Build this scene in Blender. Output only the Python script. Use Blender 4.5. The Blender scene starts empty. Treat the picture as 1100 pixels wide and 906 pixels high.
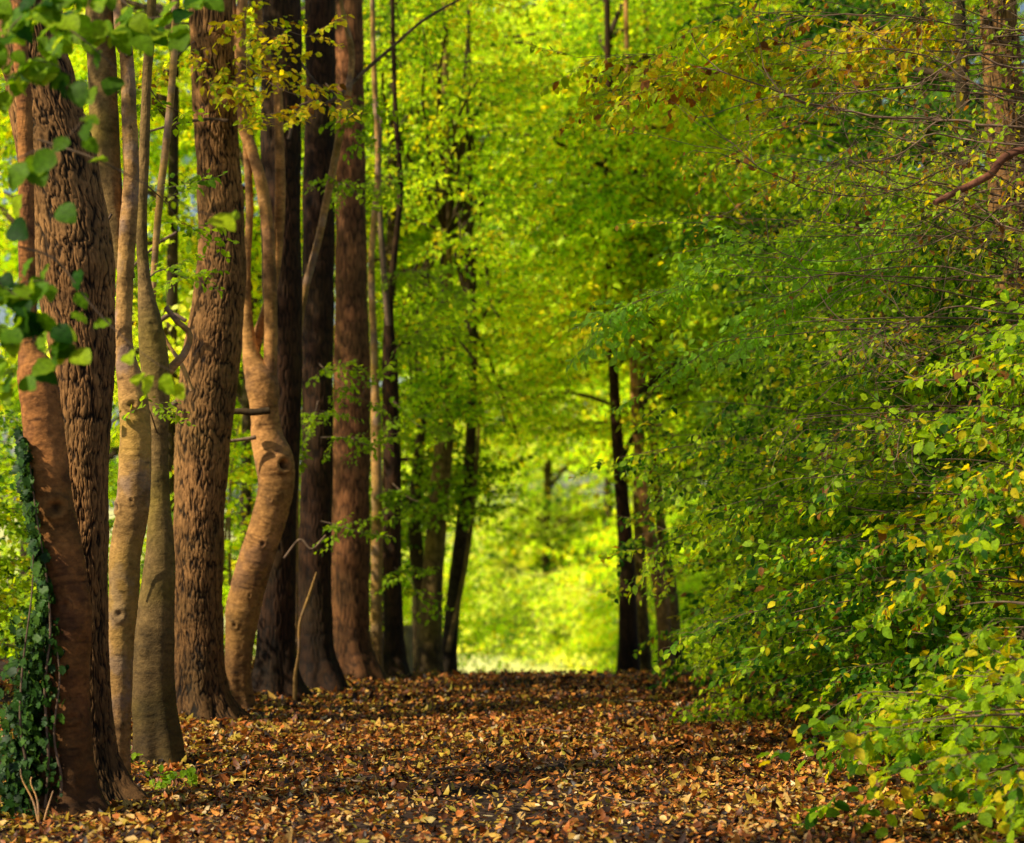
import bpy, math
import numpy as np
from mathutils import Vector

# ------------------------------------------------------------------ basics
F, H, HV = 2400.0, 1.6, 540.0          # focal length in photo pixels, eye height, horizon row
rng = np.random.default_rng(11)
C = bpy.context.scene.collection
R = math.radians

def P(u, v, Z):
    """a survey helper: the world point seen at photo pixel (u,v) at distance Z"""
    return np.array([(u - 550) * Z / F, Z, H + (HV - v) * Z / F])

def sstep(a, b, x):
    t = np.clip((np.asarray(x, float) - a) / (b - a), 0, 1)
    return t * t * (3 - 2 * t)

def _hash(i, j, k, s):
    h = (i.astype(np.int64) * 374761393 + j.astype(np.int64) * 668265263 + k.astype(np.int64) * 2147483647 + s * 974634777) & 0xFFFFFFFF
    h = ((h ^ (h >> 13)) * 1274126177) & 0xFFFFFFFF
    h = h ^ (h >> 16)
    return (h & 0xFFFFFF) / float(0xFFFFFF) * 2 - 1

def vnoise(p, s=0):
    p = np.asarray(p, float)
    i = np.floor(p).astype(np.int64); f = p - i; f = f * f * (3 - 2 * f)
    x, y, z = i[..., 0], i[..., 1], i[..., 2]; r = 0
    for a in (0, 1):
        for b in (0, 1):
            for c in (0, 1):
                w = (f[..., 0] if a else 1 - f[..., 0]) * (f[..., 1] if b else 1 - f[..., 1]) * (f[..., 2] if c else 1 - f[..., 2])
                r = r + w * _hash(x + a, y + b, z + c, s)
    return r

def fbm(p, s=0, o=3):
    p = np.asarray(p, float); r = 0; a = 1.0; t = 0
    for k in range(o):
        r = r + a * vnoise(p * 2 ** k + 17.3 * k, s + k); t += a; a *= .5
    return r / t

def ground_z(x, y):
    x = np.asarray(x, float); y = np.asarray(y, float)
    z = -1.75 * sstep(19.6, 37, y) + 1.5 * sstep(60, 140, y)
    z = z + 0.13 * sstep(-1.1, -2.6, x) * sstep(12, 19, y) + 0.10 * sstep(1.4, 3.0, x) * sstep(13, 19, y)
    z = z + 0.03 * vnoise(np.stack([x * 1.1, y * 1.1, x * 0], -1), 5) * sstep(60, 25, y)
    z = z + 0.25 * sstep(-2.2, -5, x) * sstep(40, 18, y)
    return z

# ------------------------------------------------------------------ mesh building
class MB:
    def __init__(s):
        s.v = []; s.t = []; s.q = []; s.c = []; s.n = 0
    def add(s, v, tri=None, quad=None, col=None):
        v = np.asarray(v, float).reshape(-1, 3)
        if tri is not None and len(tri): s.t.append(np.asarray(tri).reshape(-1, 3) + s.n)
        if quad is not None and len(quad): s.q.append(np.asarray(quad).reshape(-1, 4) + s.n)
        s.v.append(v)
        if col is None: col = np.ones((len(v), 3))
        s.c.append(np.broadcast_to(np.asarray(col, float), (len(v), 3)))
        s.n += len(v)
    def build(s, name, mat, parent=None, smooth=True):
        if not s.n: return None
        v = np.concatenate(s.v)
        org = np.array(parent['_o']) if parent is not None and '_o' in parent else np.zeros(3)
        me = bpy.data.meshes.new(name)
        t = np.concatenate(s.t) if s.t else np.zeros((0, 3), int)
        q = np.concatenate(s.q) if s.q else np.zeros((0, 4), int)
        me.vertices.add(len(v)); me.vertices.foreach_set('co', (v - org).astype(np.float32).ravel())
        me.loops.add(t.size + q.size)
        me.loops.foreach_set('vertex_index', np.concatenate([t.ravel(), q.ravel()]).astype(np.int32))
        me.polygons.add(len(t) + len(q))
        ls = np.concatenate([np.arange(len(t)) * 3, t.size + np.arange(len(q)) * 4]).astype(np.int32)
        me.polygons.foreach_set('loop_start', ls)
        me.polygons.foreach_set('use_smooth', np.full(len(t) + len(q), smooth))
        a = me.attributes.new('col', 'FLOAT_COLOR', 'POINT')
        c4 = np.concatenate([np.concatenate(s.c), np.ones((len(v), 1))], 1)
        a.data.foreach_set('color', c4.astype(np.float32).ravel())
        me.update(calc_edges=True); me.validate()
        me.materials.append(mat)
        o = bpy.data.objects.new(name, me); C.objects.link(o)
        if parent is not None: o.parent = parent
        return o

def thing(name, loc, label, cat, group=None):
    o = bpy.data.objects.new(name, None); C.objects.link(o)
    o.location = [float(a) for a in loc]; o['_o'] = [float(a) for a in loc]
    o.empty_display_size = .2
    o['label'] = label; o['category'] = cat
    if group: o['group'] = group
    return o

def spline(pts, n):
    """Catmull-Rom through rows of pts (any number of columns)"""
    p = np.asarray(pts, float)
    p = np.vstack([2 * p[0] - p[1], p, 2 * p[-1] - p[-2]])
    seg = np.linalg.norm(np.diff(p[1:-1, :3], axis=0), axis=1); cum = np.concatenate([[0], np.cumsum(seg)])
    s = np.linspace(0, cum[-1], n); k = np.clip(np.searchsorted(cum, s, side='right') - 1, 0, len(seg) - 1)
    t = ((s - cum[k]) / np.maximum(seg[k], 1e-9))[:, None]
    a, b, c, d = p[k], p[k + 1], p[k + 2], p[k + 3]
    return .5 * (2 * b + (c - a) * t + (2 * a - 5 * b + 4 * c - d) * t ** 2 + (3 * b - a - 3 * c + d) * t ** 3)

def frames(c):
    t = np.gradient(c, axis=0); t /= np.linalg.norm(t, axis=1)[:, None] + 1e-12
    ref = np.array([0, 1., 0]) if abs(t[:, 1]).max() < .8 else np.array([.31, .2, .93])
    a = np.cross(t, ref); a /= np.linalg.norm(a, axis=1)[:, None] + 1e-9
    return t, a, np.cross(a, t)

def tube(mb, c, r, M=5, col=None, cap=True):
    c = np.asarray(c, float); N = len(c); r = np.broadcast_to(r, (N,))
    _, a, b = frames(c); th = np.arange(M) * 2 * math.pi / M
    v = c[:, None] + r[:, None, None] * (np.cos(th)[None, :, None] * a[:, None] + np.sin(th)[None, :, None] * b[:, None])
    i = np.arange(N - 1)[:, None] * M; j = np.arange(M)[None]; j2 = (j + 1) % M
    q = np.stack([i + j, i + j2, i + M + j2, i + M + j], -1)
    mb.add(v, quad=q, col=col)
    if cap:
        e = (N - 1) * M; tip = np.concatenate([v[-1], [c[-1]]]);
        mb.add(tip, tri=[(k, (k + 1) % M, M) for k in range(M)], col=None if col is None else (col if np.ndim(col) == 1 else [1, 1, 1]))

def trunk_mesh(mb, c, r, M, kind, knots=(), flare=0.0, gz=None, seed=0, step=.02):
    """a displaced bark tube; c: control centres (k,3), r: control radii"""
    ctl = np.column_stack([c, r]); L = np.linalg.norm(np.diff(ctl[:, :3], axis=0), axis=1).sum()
    N = max(8, int(L / step)); s = spline(ctl, N); cc, rr = s[:, :3], np.maximum(s[:, 3], .002)
    if flare and gz is not None:
        hh = np.maximum(cc[:, 2] - gz, 0)
    else: hh = np.full(N, 9.)
    _, a, b = frames(cc); th = np.arange(M) * 2 * math.pi / M
    dirs = np.cos(th)[None, :, None] * a[:, None] + np.sin(th)[None, :, None] * b[:, None]
    rad = np.repeat(rr[:, None], M, 1)
    lob = 0.55 + .45 * np.cos(th * 5 + seed) * np.cos(th * 2 + seed * 2.3)
    rad = rad * (1 + flare * (np.exp(-hh / .13)[:, None] * 1.0 * (.5 + lob[None]) + .35 * np.exp(-hh / .5)[:, None] * lob[None]))
    base = cc[:, None] + rad[..., None] * dirs
    arc = np.linspace(0, L, N)[:, None] * np.ones((1, M))
    cyl = np.stack([np.cos(th)[None] * rr.mean() + 0 * arc, np.sin(th)[None] * rr.mean() + 0 * arc, arc], -1)
    cav = np.ones((N, M))
    lump = fbm(cyl * [7, 7, 3.5], seed, 3)
    rad = rad * (1 + .08 * lump)
    if kind == 'oak':
        w = cyl + .010 * np.stack([vnoise(cyl * [30, 30, 14], seed + 9), vnoise(cyl * [30, 30, 14], seed + 19), 0 * arc], -1)
        n1 = vnoise(w * [66, 66, 5.5], seed + 3) + .35 * vnoise(w * [140, 140, 13], seed + 13); n2 = vnoise(w * [125, 125, 17], seed + 5)
        ridge = np.clip(np.abs(n1) * 4.2, 0, 1) ** .8
        ridge = ridge * (.5 + .5 * np.clip(np.abs(n2) * 4.5, 0, 1))
        brk = np.clip(np.abs(vnoise(w * [22, 22, 34], seed + 23)) * 4, 0, 1)
        ridge = ridge * (.93 + .07 * brk)
        rad = rad + .013 * (ridge - .5) * np.minimum(1, rr[:, None] / .12)
        cav = ridge
    elif kind == 'rough':
        n1 = vnoise(cyl * [80, 80, 9], seed + 3)
        ridge = np.clip(np.abs(n1) * 3., 0, 1)
        rad = rad + .006 * (ridge - .5) * np.minimum(1, rr[:, None] / .1)
        cav = .35 + .65 * ridge
    else:
        wr = vnoise(cyl * [9, 9, 45], seed + 2) * np.clip(vnoise(cyl * [4, 4, 5], seed + 31) * 2, 0, 1)
        rad = rad * (1 + .018 * wr + .03 * fbm(cyl * [22, 22, 9], seed + 71, 3)) + .002 * vnoise(cyl * [90, 90, 40], seed + 4)
        cav = .85 + .1 * wr - .35 * np.clip(vnoise(cyl * [16, 16, 55], seed + 81) * 2.2 - .75, 0, 1) - .3 * np.clip(fbm(cyl * [40, 40, 60], seed + 85, 2) * 3 - .6, 0, 1)
    for (kp, ks, kd) in knots:
        d = np.linalg.norm(base - np.asarray(kp), axis=-1) / ks
        if kd < 1: d = d * (1 + .35 * fbm(cyl * 14, seed + 61, 2)) + .12 * vnoise(base * 60, 3)
        rad = rad + ks * ((.30 if kd < 1 else .5) * np.exp(-(d - .9) ** 2 * 4) - kd * np.exp(-(d / .62) ** 2))
        cav = cav * (1 - .85 * np.exp(-(d / .55) ** 2) * min(1, kd * 2.5)) * (1 - .35 * np.exp(-((d - 1.25) / .16) ** 2))
    v = cc[:, None] + rad[..., None] * dirs
    i = np.arange(N - 1)[:, None] * M; j = np.arange(M)[None]; j2 = (j + 1) % M
    q = np.stack([i + j, i + j2, i + M + j2, i + M + j], -1)
    moss = .5 + .5 * fbm(cyl * [5, 5, 2.2], seed + 50, 3)
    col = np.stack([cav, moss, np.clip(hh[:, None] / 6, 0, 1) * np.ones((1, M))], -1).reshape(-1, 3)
    mb.add(v, quad=q, col=col)
    mb.add(np.concatenate([v[-1], [cc[-1]]]), tri=[(k, (k + 1) % M, M) for k in range(M)], col=[.5, .5, 1])
    return cc, rr

# ------------------------------------------------------------------ materials
def new_mat(name):
    m = bpy.data.materials.new(name); m.use_nodes = True
    nt = m.node_tree; nt.nodes.clear()
    return m, nt, nt.nodes.new, nt.links.new

def leaf_mat(name, trans=.45, rough=.45, spec=.35, tint=(2.1, 1.85, .4)):
    m, nt, N, L = new_mat(name)
    out = N('ShaderNodeOutputMaterial'); at = N('ShaderNodeAttribute'); at.attribute_name = 'col'
    ns = N('ShaderNodeTexNoise'); ns.inputs['Scale'].default_value = 60; ns.inputs['Detail'].default_value = 2
    tc = N('ShaderNodeTexCoord'); L(tc.outputs['Object'], ns.inputs['Vector'])
    mr = N('ShaderNodeMapRange'); mr.inputs['To Min'].default_value = .72; mr.inputs['To Max'].default_value = 1.25
    mr.inputs['From Min'].default_value = .3; mr.inputs['From Max'].default_value = .7
    L(ns.outputs['Fac'], mr.inputs['Value'])
    mul = N('ShaderNodeVectorMath'); mul.operation = 'SCALE'; L(at.outputs['Color'], mul.inputs[0]); L(mr.outputs[0], mul.inputs['Scale'])
    pb = N('ShaderNodeBsdfPrincipled'); pb.inputs['Roughness'].default_value = rough
    pb.inputs['Specular IOR Level'].default_value = spec
    L(mul.outputs[0], pb.inputs['Base Color'])
    tm = N('ShaderNodeVectorMath'); tm.operation = 'MULTIPLY'; tm.inputs[1].default_value = tint; L(mul.outputs[0], tm.inputs[0])
    tr = N('ShaderNodeBsdfTranslucent'); L(tm.outputs[0], tr.inputs['Color'])
    mx = N('ShaderNodeMixShader'); mx.inputs[0].default_value = trans
    L(pb.outputs[0], mx.inputs[1]); L(tr.outputs[0], mx.inputs[2]); L(mx.outputs[0], out.inputs['Surface'])
    return m

def bark_mat(name, dark, light, moss, mossy=.5, bump=.35, stretch=.25, scale=40, patch=None, stain=.45, foot=.45):
    """col attribute: R = crevice height, G = moss field, B = height on the trunk"""
    m, nt, N, L = new_mat(name)
    out = N('ShaderNodeOutputMaterial'); at = N('ShaderNodeAttribute'); at.attribute_name = 'col'
    sp = N('ShaderNodeSeparateColor'); L(at.outputs['Color'], sp.inputs[0])
    tc = N('ShaderNodeTexCoord'); mp = N('ShaderNodeMapping'); mp.inputs['Scale'].default_value = (1, 1, stretch)
    L(tc.outputs['Object'], mp.inputs['Vector'])
    ns = N('ShaderNodeTexNoise'); ns.inputs['Scale'].default_value = scale; ns.inputs['Detail'].default_value = 6; ns.inputs['Roughness'].default_value = .65
    L(mp.outputs[0], ns.inputs['Vector'])
    lo = N('ShaderNodeTexNoise'); lo.inputs['Scale'].default_value = 5; lo.inputs['Detail'].default_value = 4
    L(tc.outputs['Object'], lo.inputs['Vector'])
    mx1 = N('ShaderNodeMix'); mx1.data_type = 'RGBA'; mx1.inputs[6].default_value = (*dark, 1); mx1.inputs[7].default_value = (*light, 1)
    ad = N('ShaderNodeMath'); ad.operation = 'MULTIPLY'; L(sp.outputs[0], ad.inputs[0])
    mr = N('ShaderNodeMapRange'); mr.inputs['From Min'].default_value = .3; mr.inputs['From Max'].default_value = .68; mr.inputs['To Min'].default_value = .45; mr.inputs['To Max'].default_value = 1.15
    L(ns.outputs['Fac'], mr.inputs['Value']); L(mr.outputs[0], ad.inputs[1]); L(ad.outputs[0], mx1.inputs[0])
    last = mx1
    if patch:
        mp2 = N('ShaderNodeMapRange'); mp2.inputs['From Min'].default_value = .50; mp2.inputs['From Max'].default_value = .60
        L(lo.outputs['Fac'], mp2.inputs['Value'])
        mm = N('ShaderNodeMath'); mm.operation = 'MULTIPLY'; mm.inputs[1].default_value = .6; L(mp2.outputs[0], mm.inputs[0])
        mxp = N('ShaderNodeMix'); mxp.data_type = 'RGBA'; mxp.inputs[7].default_value = (*patch, 1)
        L(mm.outputs[0], mxp.inputs[0]); L(last.outputs[2], mxp.inputs[6]); last = mxp
    mo = N('ShaderNodeMapRange'); mo.inputs['From Min'].default_value = .42; mo.inputs['From Max'].default_value = .72; mo.inputs['To Max'].default_value = mossy
    L(sp.outputs[1], mo.inputs['Value'])
    mx2 = N('ShaderNodeMix'); mx2.data_type = 'RGBA'; mx2.inputs[7].default_value = (*moss, 1)
    L(mo.outputs[0], mx2.inputs[0]); L(last.outputs[2], mx2.inputs[6])
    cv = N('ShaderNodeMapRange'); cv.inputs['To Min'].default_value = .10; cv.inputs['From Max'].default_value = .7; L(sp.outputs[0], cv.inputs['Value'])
    st = N('ShaderNodeTexNoise'); st.inputs['Scale'].default_value = 3.2; st.inputs['Detail'].default_value = 9; st.inputs['Roughness'].default_value = .72
    L(mp.outputs[0] if stretch > 1 else tc.outputs['Object'], st.inputs['Vector'])
    sm = N('ShaderNodeMapRange'); sm.inputs['From Min'].default_value = .36; sm.inputs['From Max'].default_value = .60; sm.inputs['To Min'].default_value = stain; sm.inputs['To Max'].default_value = 1.2
    L(st.outputs['Fac'], sm.inputs['Value'])
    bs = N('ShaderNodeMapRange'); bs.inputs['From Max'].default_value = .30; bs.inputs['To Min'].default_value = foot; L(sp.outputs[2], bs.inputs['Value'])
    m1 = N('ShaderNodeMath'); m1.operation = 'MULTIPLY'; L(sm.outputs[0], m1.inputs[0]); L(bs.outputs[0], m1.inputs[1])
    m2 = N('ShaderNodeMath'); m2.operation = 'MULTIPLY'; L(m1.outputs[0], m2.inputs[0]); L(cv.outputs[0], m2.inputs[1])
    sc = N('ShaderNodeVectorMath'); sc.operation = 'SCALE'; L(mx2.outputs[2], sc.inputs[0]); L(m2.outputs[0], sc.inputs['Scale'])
    pb = N('ShaderNodeBsdfPrincipled'); pb.inputs['Roughness'].default_value = .85; pb.inputs['Specular IOR Level'].default_value = .25
    L(sc.outputs[0], pb.inputs['Base Color'])
    bp = N('ShaderNodeBump'); bp.inputs['Strength'].default_value = bump; bp.inputs['Distance'].default_value = .01
    L(ns.outputs['Fac'], bp.inputs['Height']); L(bp.outputs[0], pb.inputs['Normal'])
    L(pb.outputs[0], out.inputs['Surface'])
    return m

M_leaf = leaf_mat('leaf_green', .5, .55, .14)
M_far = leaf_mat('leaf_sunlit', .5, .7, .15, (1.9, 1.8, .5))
M_dry = leaf_mat('leaf_dry', .12, .5, .4, (1.2, 1, .6))
M_ivy = leaf_mat('ivy_leaf', .15, .5, .18)
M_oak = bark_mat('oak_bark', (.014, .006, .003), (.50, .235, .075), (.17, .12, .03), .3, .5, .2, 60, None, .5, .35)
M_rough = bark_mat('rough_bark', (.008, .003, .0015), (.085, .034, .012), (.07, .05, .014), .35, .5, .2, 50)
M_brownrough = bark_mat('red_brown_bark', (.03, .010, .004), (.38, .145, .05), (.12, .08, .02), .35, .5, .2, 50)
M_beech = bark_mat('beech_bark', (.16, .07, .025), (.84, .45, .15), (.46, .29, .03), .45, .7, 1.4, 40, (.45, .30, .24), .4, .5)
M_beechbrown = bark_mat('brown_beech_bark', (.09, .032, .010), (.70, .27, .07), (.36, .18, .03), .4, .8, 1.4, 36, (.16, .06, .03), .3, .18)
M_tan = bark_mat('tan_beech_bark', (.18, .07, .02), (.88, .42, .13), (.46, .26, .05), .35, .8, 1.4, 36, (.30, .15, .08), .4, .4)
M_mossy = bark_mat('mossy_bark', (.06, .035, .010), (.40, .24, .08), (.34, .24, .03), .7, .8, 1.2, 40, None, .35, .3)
M_twig = bark_mat('twig_bark', (.06, .034, .020), (.30, .19, .12), (.16, .12, .04), .3, .2, 1, 30, None, .6, .8)
M_redtwig = bark_mat('red_twig_bark', (.05, .016, .010), (.30, .11, .06), (.16, .08, .04), .2, .2, 1, 30, None, .6, .8)
M_darkwood = bark_mat('dark_bark', (.018, .009, .005), (.10, .062, .025), (.07, .07, .012), .5, .4, .3, 40)  # darker brown bark

# ------------------------------------------------------------------ leaf and spray templates
def leaf_geo(L=.065, W=.042, level=1, fold=.18, droop=.15, lobed=False):
    """verts, tris of one leaf: x along the midrib, y across, z up"""
    if level == 0:
        v = np.array([[0, 0, 0], [.45 * L, W / 2, fold * W], [L, 0, -droop * L], [.45 * L, -W / 2, fold * W]])
        return v, np.array([[0, 1, 2], [0, 2, 3]])
    if level == 1:
        xs = [0, .3, .68, 1]; ws = [0, .95, .78, 0]
    else:
        xs = [0, .12, .28, .45, .62, .78, .9, 1]; ws = [.0, .62, .95, 1.0, .84, .58, .34, 0]
        if lobed: ws = [.0, .95, .8, 1.05, .72, .85, .35, 0]
    mid = [(x * L, 0, -droop * L * x * x) for x in xs]; v = list(mid); n = len(xs)
    for sgn in (1, -1):
        for k in range(1, n - 1):
            ser = .03 * L if level == 2 and k % 2 else 0
            v.append((xs[k] * L + ser, sgn * ws[k] * W / 2, fold * ws[k] * W / 2 - droop * L * xs[k] ** 2 + (.004 if (k % 2) else -.002) * (level == 2)))
    t = []
    for si in range(2):
        o = n + si * (n - 2)
        seq = [0] + [o + k for k in range(n - 2)] + [n - 1]
        for k in range(n - 1):
            a, b, c, d = k, k + 1, seq[k], seq[k + 1]
            for f in ([a, b, d], [a, d, c]):
                if len(set(f)) == 3: t.append(f if si else f[::-1])
    return np.array(v), np.array(t)

def rot(yaw=0, pitch=0, roll=0):
    cy, sy, cp, sp_, cr, sr = math.cos(yaw), math.sin(yaw), math.cos(pitch), math.sin(pitch), math.cos(roll), math.sin(roll)
    Z = np.array([[cy, -sy, 0], [sy, cy, 0], [0, 0, 1]]); Y = np.array([[cp, 0, -sp_], [0, 1, 0], [sp_, 0, cp]]); X = np.array([[1, 0, 0], [0, cr, -sr], [0, sr, cr]])
    return Z @ Y @ X

class Spray: pass
def make_spray(level=1, length=.5, leafL=.065, leafW=.042, spacing=.04, side=5, rs=None, twigr=.0022, lobed=False, messy=.35):
    rs = rs or rng
    lv, lt, lid, nl = [], [], [], 0; nv = 0
    tw = MB()
    def axis(p0, yaw, L, n=7, bend=0.):
        pts = [np.array(p0, float)]; y = yaw; pit = rs.normal(.03, .05)
        for k in range(n - 1):
            y += rs.normal(0, .10) + bend; pit += rs.normal(-.03, .05)
            pts.append(pts[-1] + L / (n - 1) * np.array([math.cos(y) * math.cos(pit), math.sin(y) * math.cos(pit), math.sin(pit)]))
        return np.array(pts)
    def leaves(pts, start=.1):
        nonlocal nl, nv
        seg = np.linalg.norm(np.diff(pts, axis=0), axis=1); cum = np.concatenate([[0], np.cumsum(seg)])
        s = start * cum[-1]; sgn = rs.choice([-1, 1])
        while s <= cum[-1] + 1e-6:
            p = np.array([np.interp(s, cum, pts[:, k]) for k in range(3)])
            d = np.array([np.interp(min(s + .01, cum[-1]), cum, pts[:, k]) - np.interp(max(s - .02, 0), cum, pts[:, k]) for k in range(3)])
            yaw0 = math.atan2(d[1], d[0]); term = s > cum[-1] - spacing * .6
            sc = rs.uniform(.6, 1.15)
            v, t = leaf_geo(leafL * sc, leafW * sc * rs.uniform(.85, 1.1), level, rs.uniform(.02, .35), rs.uniform(-.05, .4), lobed)
            A = rot(yaw0 + (0 if term else sgn * rs.uniform(.6, 1.15)), rs.normal(-.25, messy), rs.normal(0, messy * 1.2))
            lv.append(v @ A.T + p + [0, 0, -.002]); lt.append(t + nv); lid.append(np.full(len(v), nl)); nv += len(v); nl += 1
            sgn = -sgn; s += spacing * rs.uniform(.75, 1.3)
    main = axis((0, 0, 0), 0, length)
    tube(tw, main, np.linspace(twigr, twigr * .4, len(main)), 3, cap=False); leaves(main, .25)
    sg = 1
    for k in range(side):
        f = (k + .6) / (side + .6); p = np.array([np.interp(f * (len(main) - 1), np.arange(len(main)), main[:, c]) for c in range(3)])
        a = axis(p, sg * rs.uniform(.55, .95), length * rs.uniform(.38, .62) * (1.15 - f * .6), 5, -sg * .05)
        tube(tw, a, np.linspace(twigr * .7, twigr * .3, 5), 3, cap=False); leaves(a, .2); sg = -sg
    S = Spray(); S.v = np.concatenate(lv); S.t = np.concatenate(lt); S.id = np.concatenate(lid); S.n = nl
    S.tv = np.concatenate(tw.v); S.tq = np.concatenate(tw.q)
    return S

SP_mid = [make_spray(1, .5, .084, .056, .052) for _ in range(8)]
SP_big = [make_spray(2, .42, .105, .072, .07, 3, messy=.45) for _ in range(5)]
SP_sparse = [make_spray(1, .55, .055, .034, .10, 5, messy=.7) for _ in range(5)]
SP_far = [make_spray(0, .8, .11, .075, .085, 5, twigr=.004, messy=.45) for _ in range(6)]
SP_bg = [make_spray(0, .8, .085, .06, .07, 6, twigr=.004, messy=.45) for _ in range(6)]

SUNWARD = np.array([-.60, -.40, .66])
def tilt_to(k):
    up = np.array([0, 0, 1.]); n = (1 - k) * up + k * SUNWARD / np.linalg.norm(SUNWARD); n /= np.linalg.norm(n)
    v = np.cross(up, n); c = float(up @ n); K = np.array([[0, -v[2], v[1]], [v[2], 0, -v[0]], [-v[1], v[0], 0]])
    return np.eye(3) + K + K @ K / (1 + c)
TILT = .45

def place_sprays(ml, mt, sprays, pos, yaw, pitch, roll, scale, colfn, keep=1.0):
    pos = np.asarray(pos, float); n = len(pos)
    which = rng.integers(0, len(sprays), n)
    yaw = np.broadcast_to(yaw, n); pitch = np.broadcast_to(pitch, n); roll = np.broadcast_to(roll, n); scale = np.broadcast_to(scale, n)
    for k, S in enumerate(sprays):
        idx = np.where(which == k)[0]
        if not len(idx): continue
        A = np.stack([tilt_to(np.clip(TILT + rng.normal(0, .22), -.1, .95)) @ rot(yaw[i], pitch[i], roll[i]) for i in idx]) * scale[idx][:, None, None]
        v = np.einsum('nij,vj->nvi', A, S.v) + pos[idx][:, None]
        m = len(S.v)
        cen = np.zeros((len(idx), S.n, 3)); cnt = np.bincount(S.id)
        for a in range(3):
            cen[..., a] = np.stack([np.bincount(S.id, v[i, :, a]) / cnt for i in range(len(idx))])
        lc = colfn(cen.reshape(-1, 3)).reshape(len(idx), S.n, 3)
        c = lc[:, S.id]
        t = (S.t[None] + (np.arange(len(idx)) * m)[:, None, None])
        if keep < 1:
            ok = rng.random((len(idx), S.n)) < keep
            okf = ok[:, S.id[S.t[:, 0]]]; t = t[okf]
        ml.add(v, tri=t, col=c.reshape(-1, 3))
        if mt is not None:
            tv = np.einsum('nij,vj->nvi', A, S.tv) + pos[idx][:, None]; mm = len(S.tv)
            mt.add(tv, quad=S.tq[None] + (np.arange(len(idx)) * mm)[:, None, None], col=[.8, .4, .5])

# ------------------------------------------------------------------ leaf palettes (linear base colours)
DEEP = np.array([.025, .10, .005]); GREEN = np.array([.125, .27, .008]); LIGHT = np.array([.29, .46, .012])
LIME = np.array([.47, .62, .012]); YEL = np.array([.85, .66, .02]); PALE = np.array([.92, .90, .30]); GLOW = np.array([.70, .87, .03]); GOLD = np.array([.62, .33, .03]); BRN = np.array([.26, .105, .025])  # PALE puts sunlit white hot spots into the leaf colour

def palette(stops, amp=.35, freq=.9, spread=.25, yellow=0., brown=0., gain=1., seed=0):
    S = np.array(stops)
    def fn(p):
        n = len(p)
        t = .5 + amp * 1.4 * fbm(p * freq, seed, 2) + rng.normal(0, spread, n)
        t = np.clip(t, 0, .999) * (len(S) - 1); i = t.astype(int); f = (t - i)[:, None]
        c = S[i] * (1 - f) + S[np.minimum(i + 1, len(S) - 1)] * f
        yp = np.clip(yellow * (1 + 2.2 * fbm(p * 1.6, seed + 7, 2)), 0, 1)
        m = rng.random(n) < yp; c[m] = (YEL if True else 0) * rng.uniform(.6, 1.05, (m.sum(), 1)) + rng.uniform(0, .25, (m.sum(), 1)) * (LIME - YEL)
        b = rng.random(n) < brown; c[b] = BRN * rng.uniform(.6, 1.6, (b.sum(), 1))
        return c * gain * rng.uniform(.78, 1.2, (n, 1))
    return fn

# ------------------------------------------------------------------ plants
def rnd_dir(a, b): return rng.uniform(a, b)

def crown_clumps(ml, mt, start, clumps, sprays, colfn, per=14, limbr=.035, scale=(.8, 1.3), mlimb=None, flat=.35, keep=1.):
    """clumps: list of (centre, radius); a limb runs from the trunk to each, sprays fan out in layers"""
    for (c, r) in clumps:
        c = np.asarray(c, float)
        s = start(c)
        if mlimb is not None:
            mid = (s + c) / 2 + [rng.normal(0, .2), rng.normal(0, .2), .12 * np.linalg.norm(c - s)]
            pts = spline([s, mid, c, c + (c - s) / (np.linalg.norm(c - s) + .01) * r * .6 + [0, 0, -.05]], 14)
            tube(mlimb, pts, np.linspace(limbr, limbr * .2, 14), 6, [.8, .4, .8])
        n = int(per * rng.uniform(.8, 1.2))
        u = rng.normal(size=(n, 3)); u /= np.linalg.norm(u, axis=1)[:, None]
        rr = rng.random(n)[:, None] ** .6 * r
        p = c + u * rr * [1, 1, flat]
        out = c - s; yaw0 = math.atan2(out[1], out[0])
        yaw = np.arctan2(u[:, 1], u[:, 0]) * 1.0
        yaw = np.where(rng.random(n) < .45, yaw0 + rng.normal(0, .6, n), yaw)
        place_sprays(ml, mt, sprays, p, yaw, rng.normal(-.12, .22, n), rng.normal(0, .3, n), rng.uniform(*scale, n), colfn, keep)

def mktree(name, label, cat, group, base, ctl, M, mat, kind='smooth', knots=(), flare=.25, seed=0, step=.02, z0=-.15):
    """ctl: rows (x,y,z,r) from the ground up"""
    root = thing(name, base, label, cat, group)
    mb = MB(); ctl = np.asarray(ctl, float)
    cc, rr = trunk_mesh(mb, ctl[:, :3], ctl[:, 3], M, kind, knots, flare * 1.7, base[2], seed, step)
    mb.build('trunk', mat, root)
    return root, cc, rr

def px_ctl(rows, Z, top=None):
    """rows (u,v,width) bottom to top at distance Z -> (x,y,z,r)"""
    out = []
    for r in rows:
        z = r[3] if len(r) > 3 else Z
        out.append([*P(r[0], r[1], z), r[2] * z / F / 2])
    if top is not None:
        x, y, zz, rr = out[-1]
        d = np.array(out[-1][:3]) - np.array(out[-2][:3]); d = d / abs(d[2]) if d[2] else np.array([0, 0, 1])
        for f in (.5, 1):
            out.append([x + d[0] * .4 * (top - zz) * f, y, zz + (top - zz) * f, max(rr * (1 - .6 * f), .02)])
    return out

def limb(root, rows, Z, mat=None, M=18, kind='smooth', seed=0, knots=(), step=.02, name='branch'):
    mb = MB(); ctl = np.array(px_ctl(rows, Z)); trunk_mesh(mb, ctl[:, :3], ctl[:, 3], M, kind, knots, 0, None, seed, step)
    return mb.build(name, mat or M_twig, root)

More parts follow.
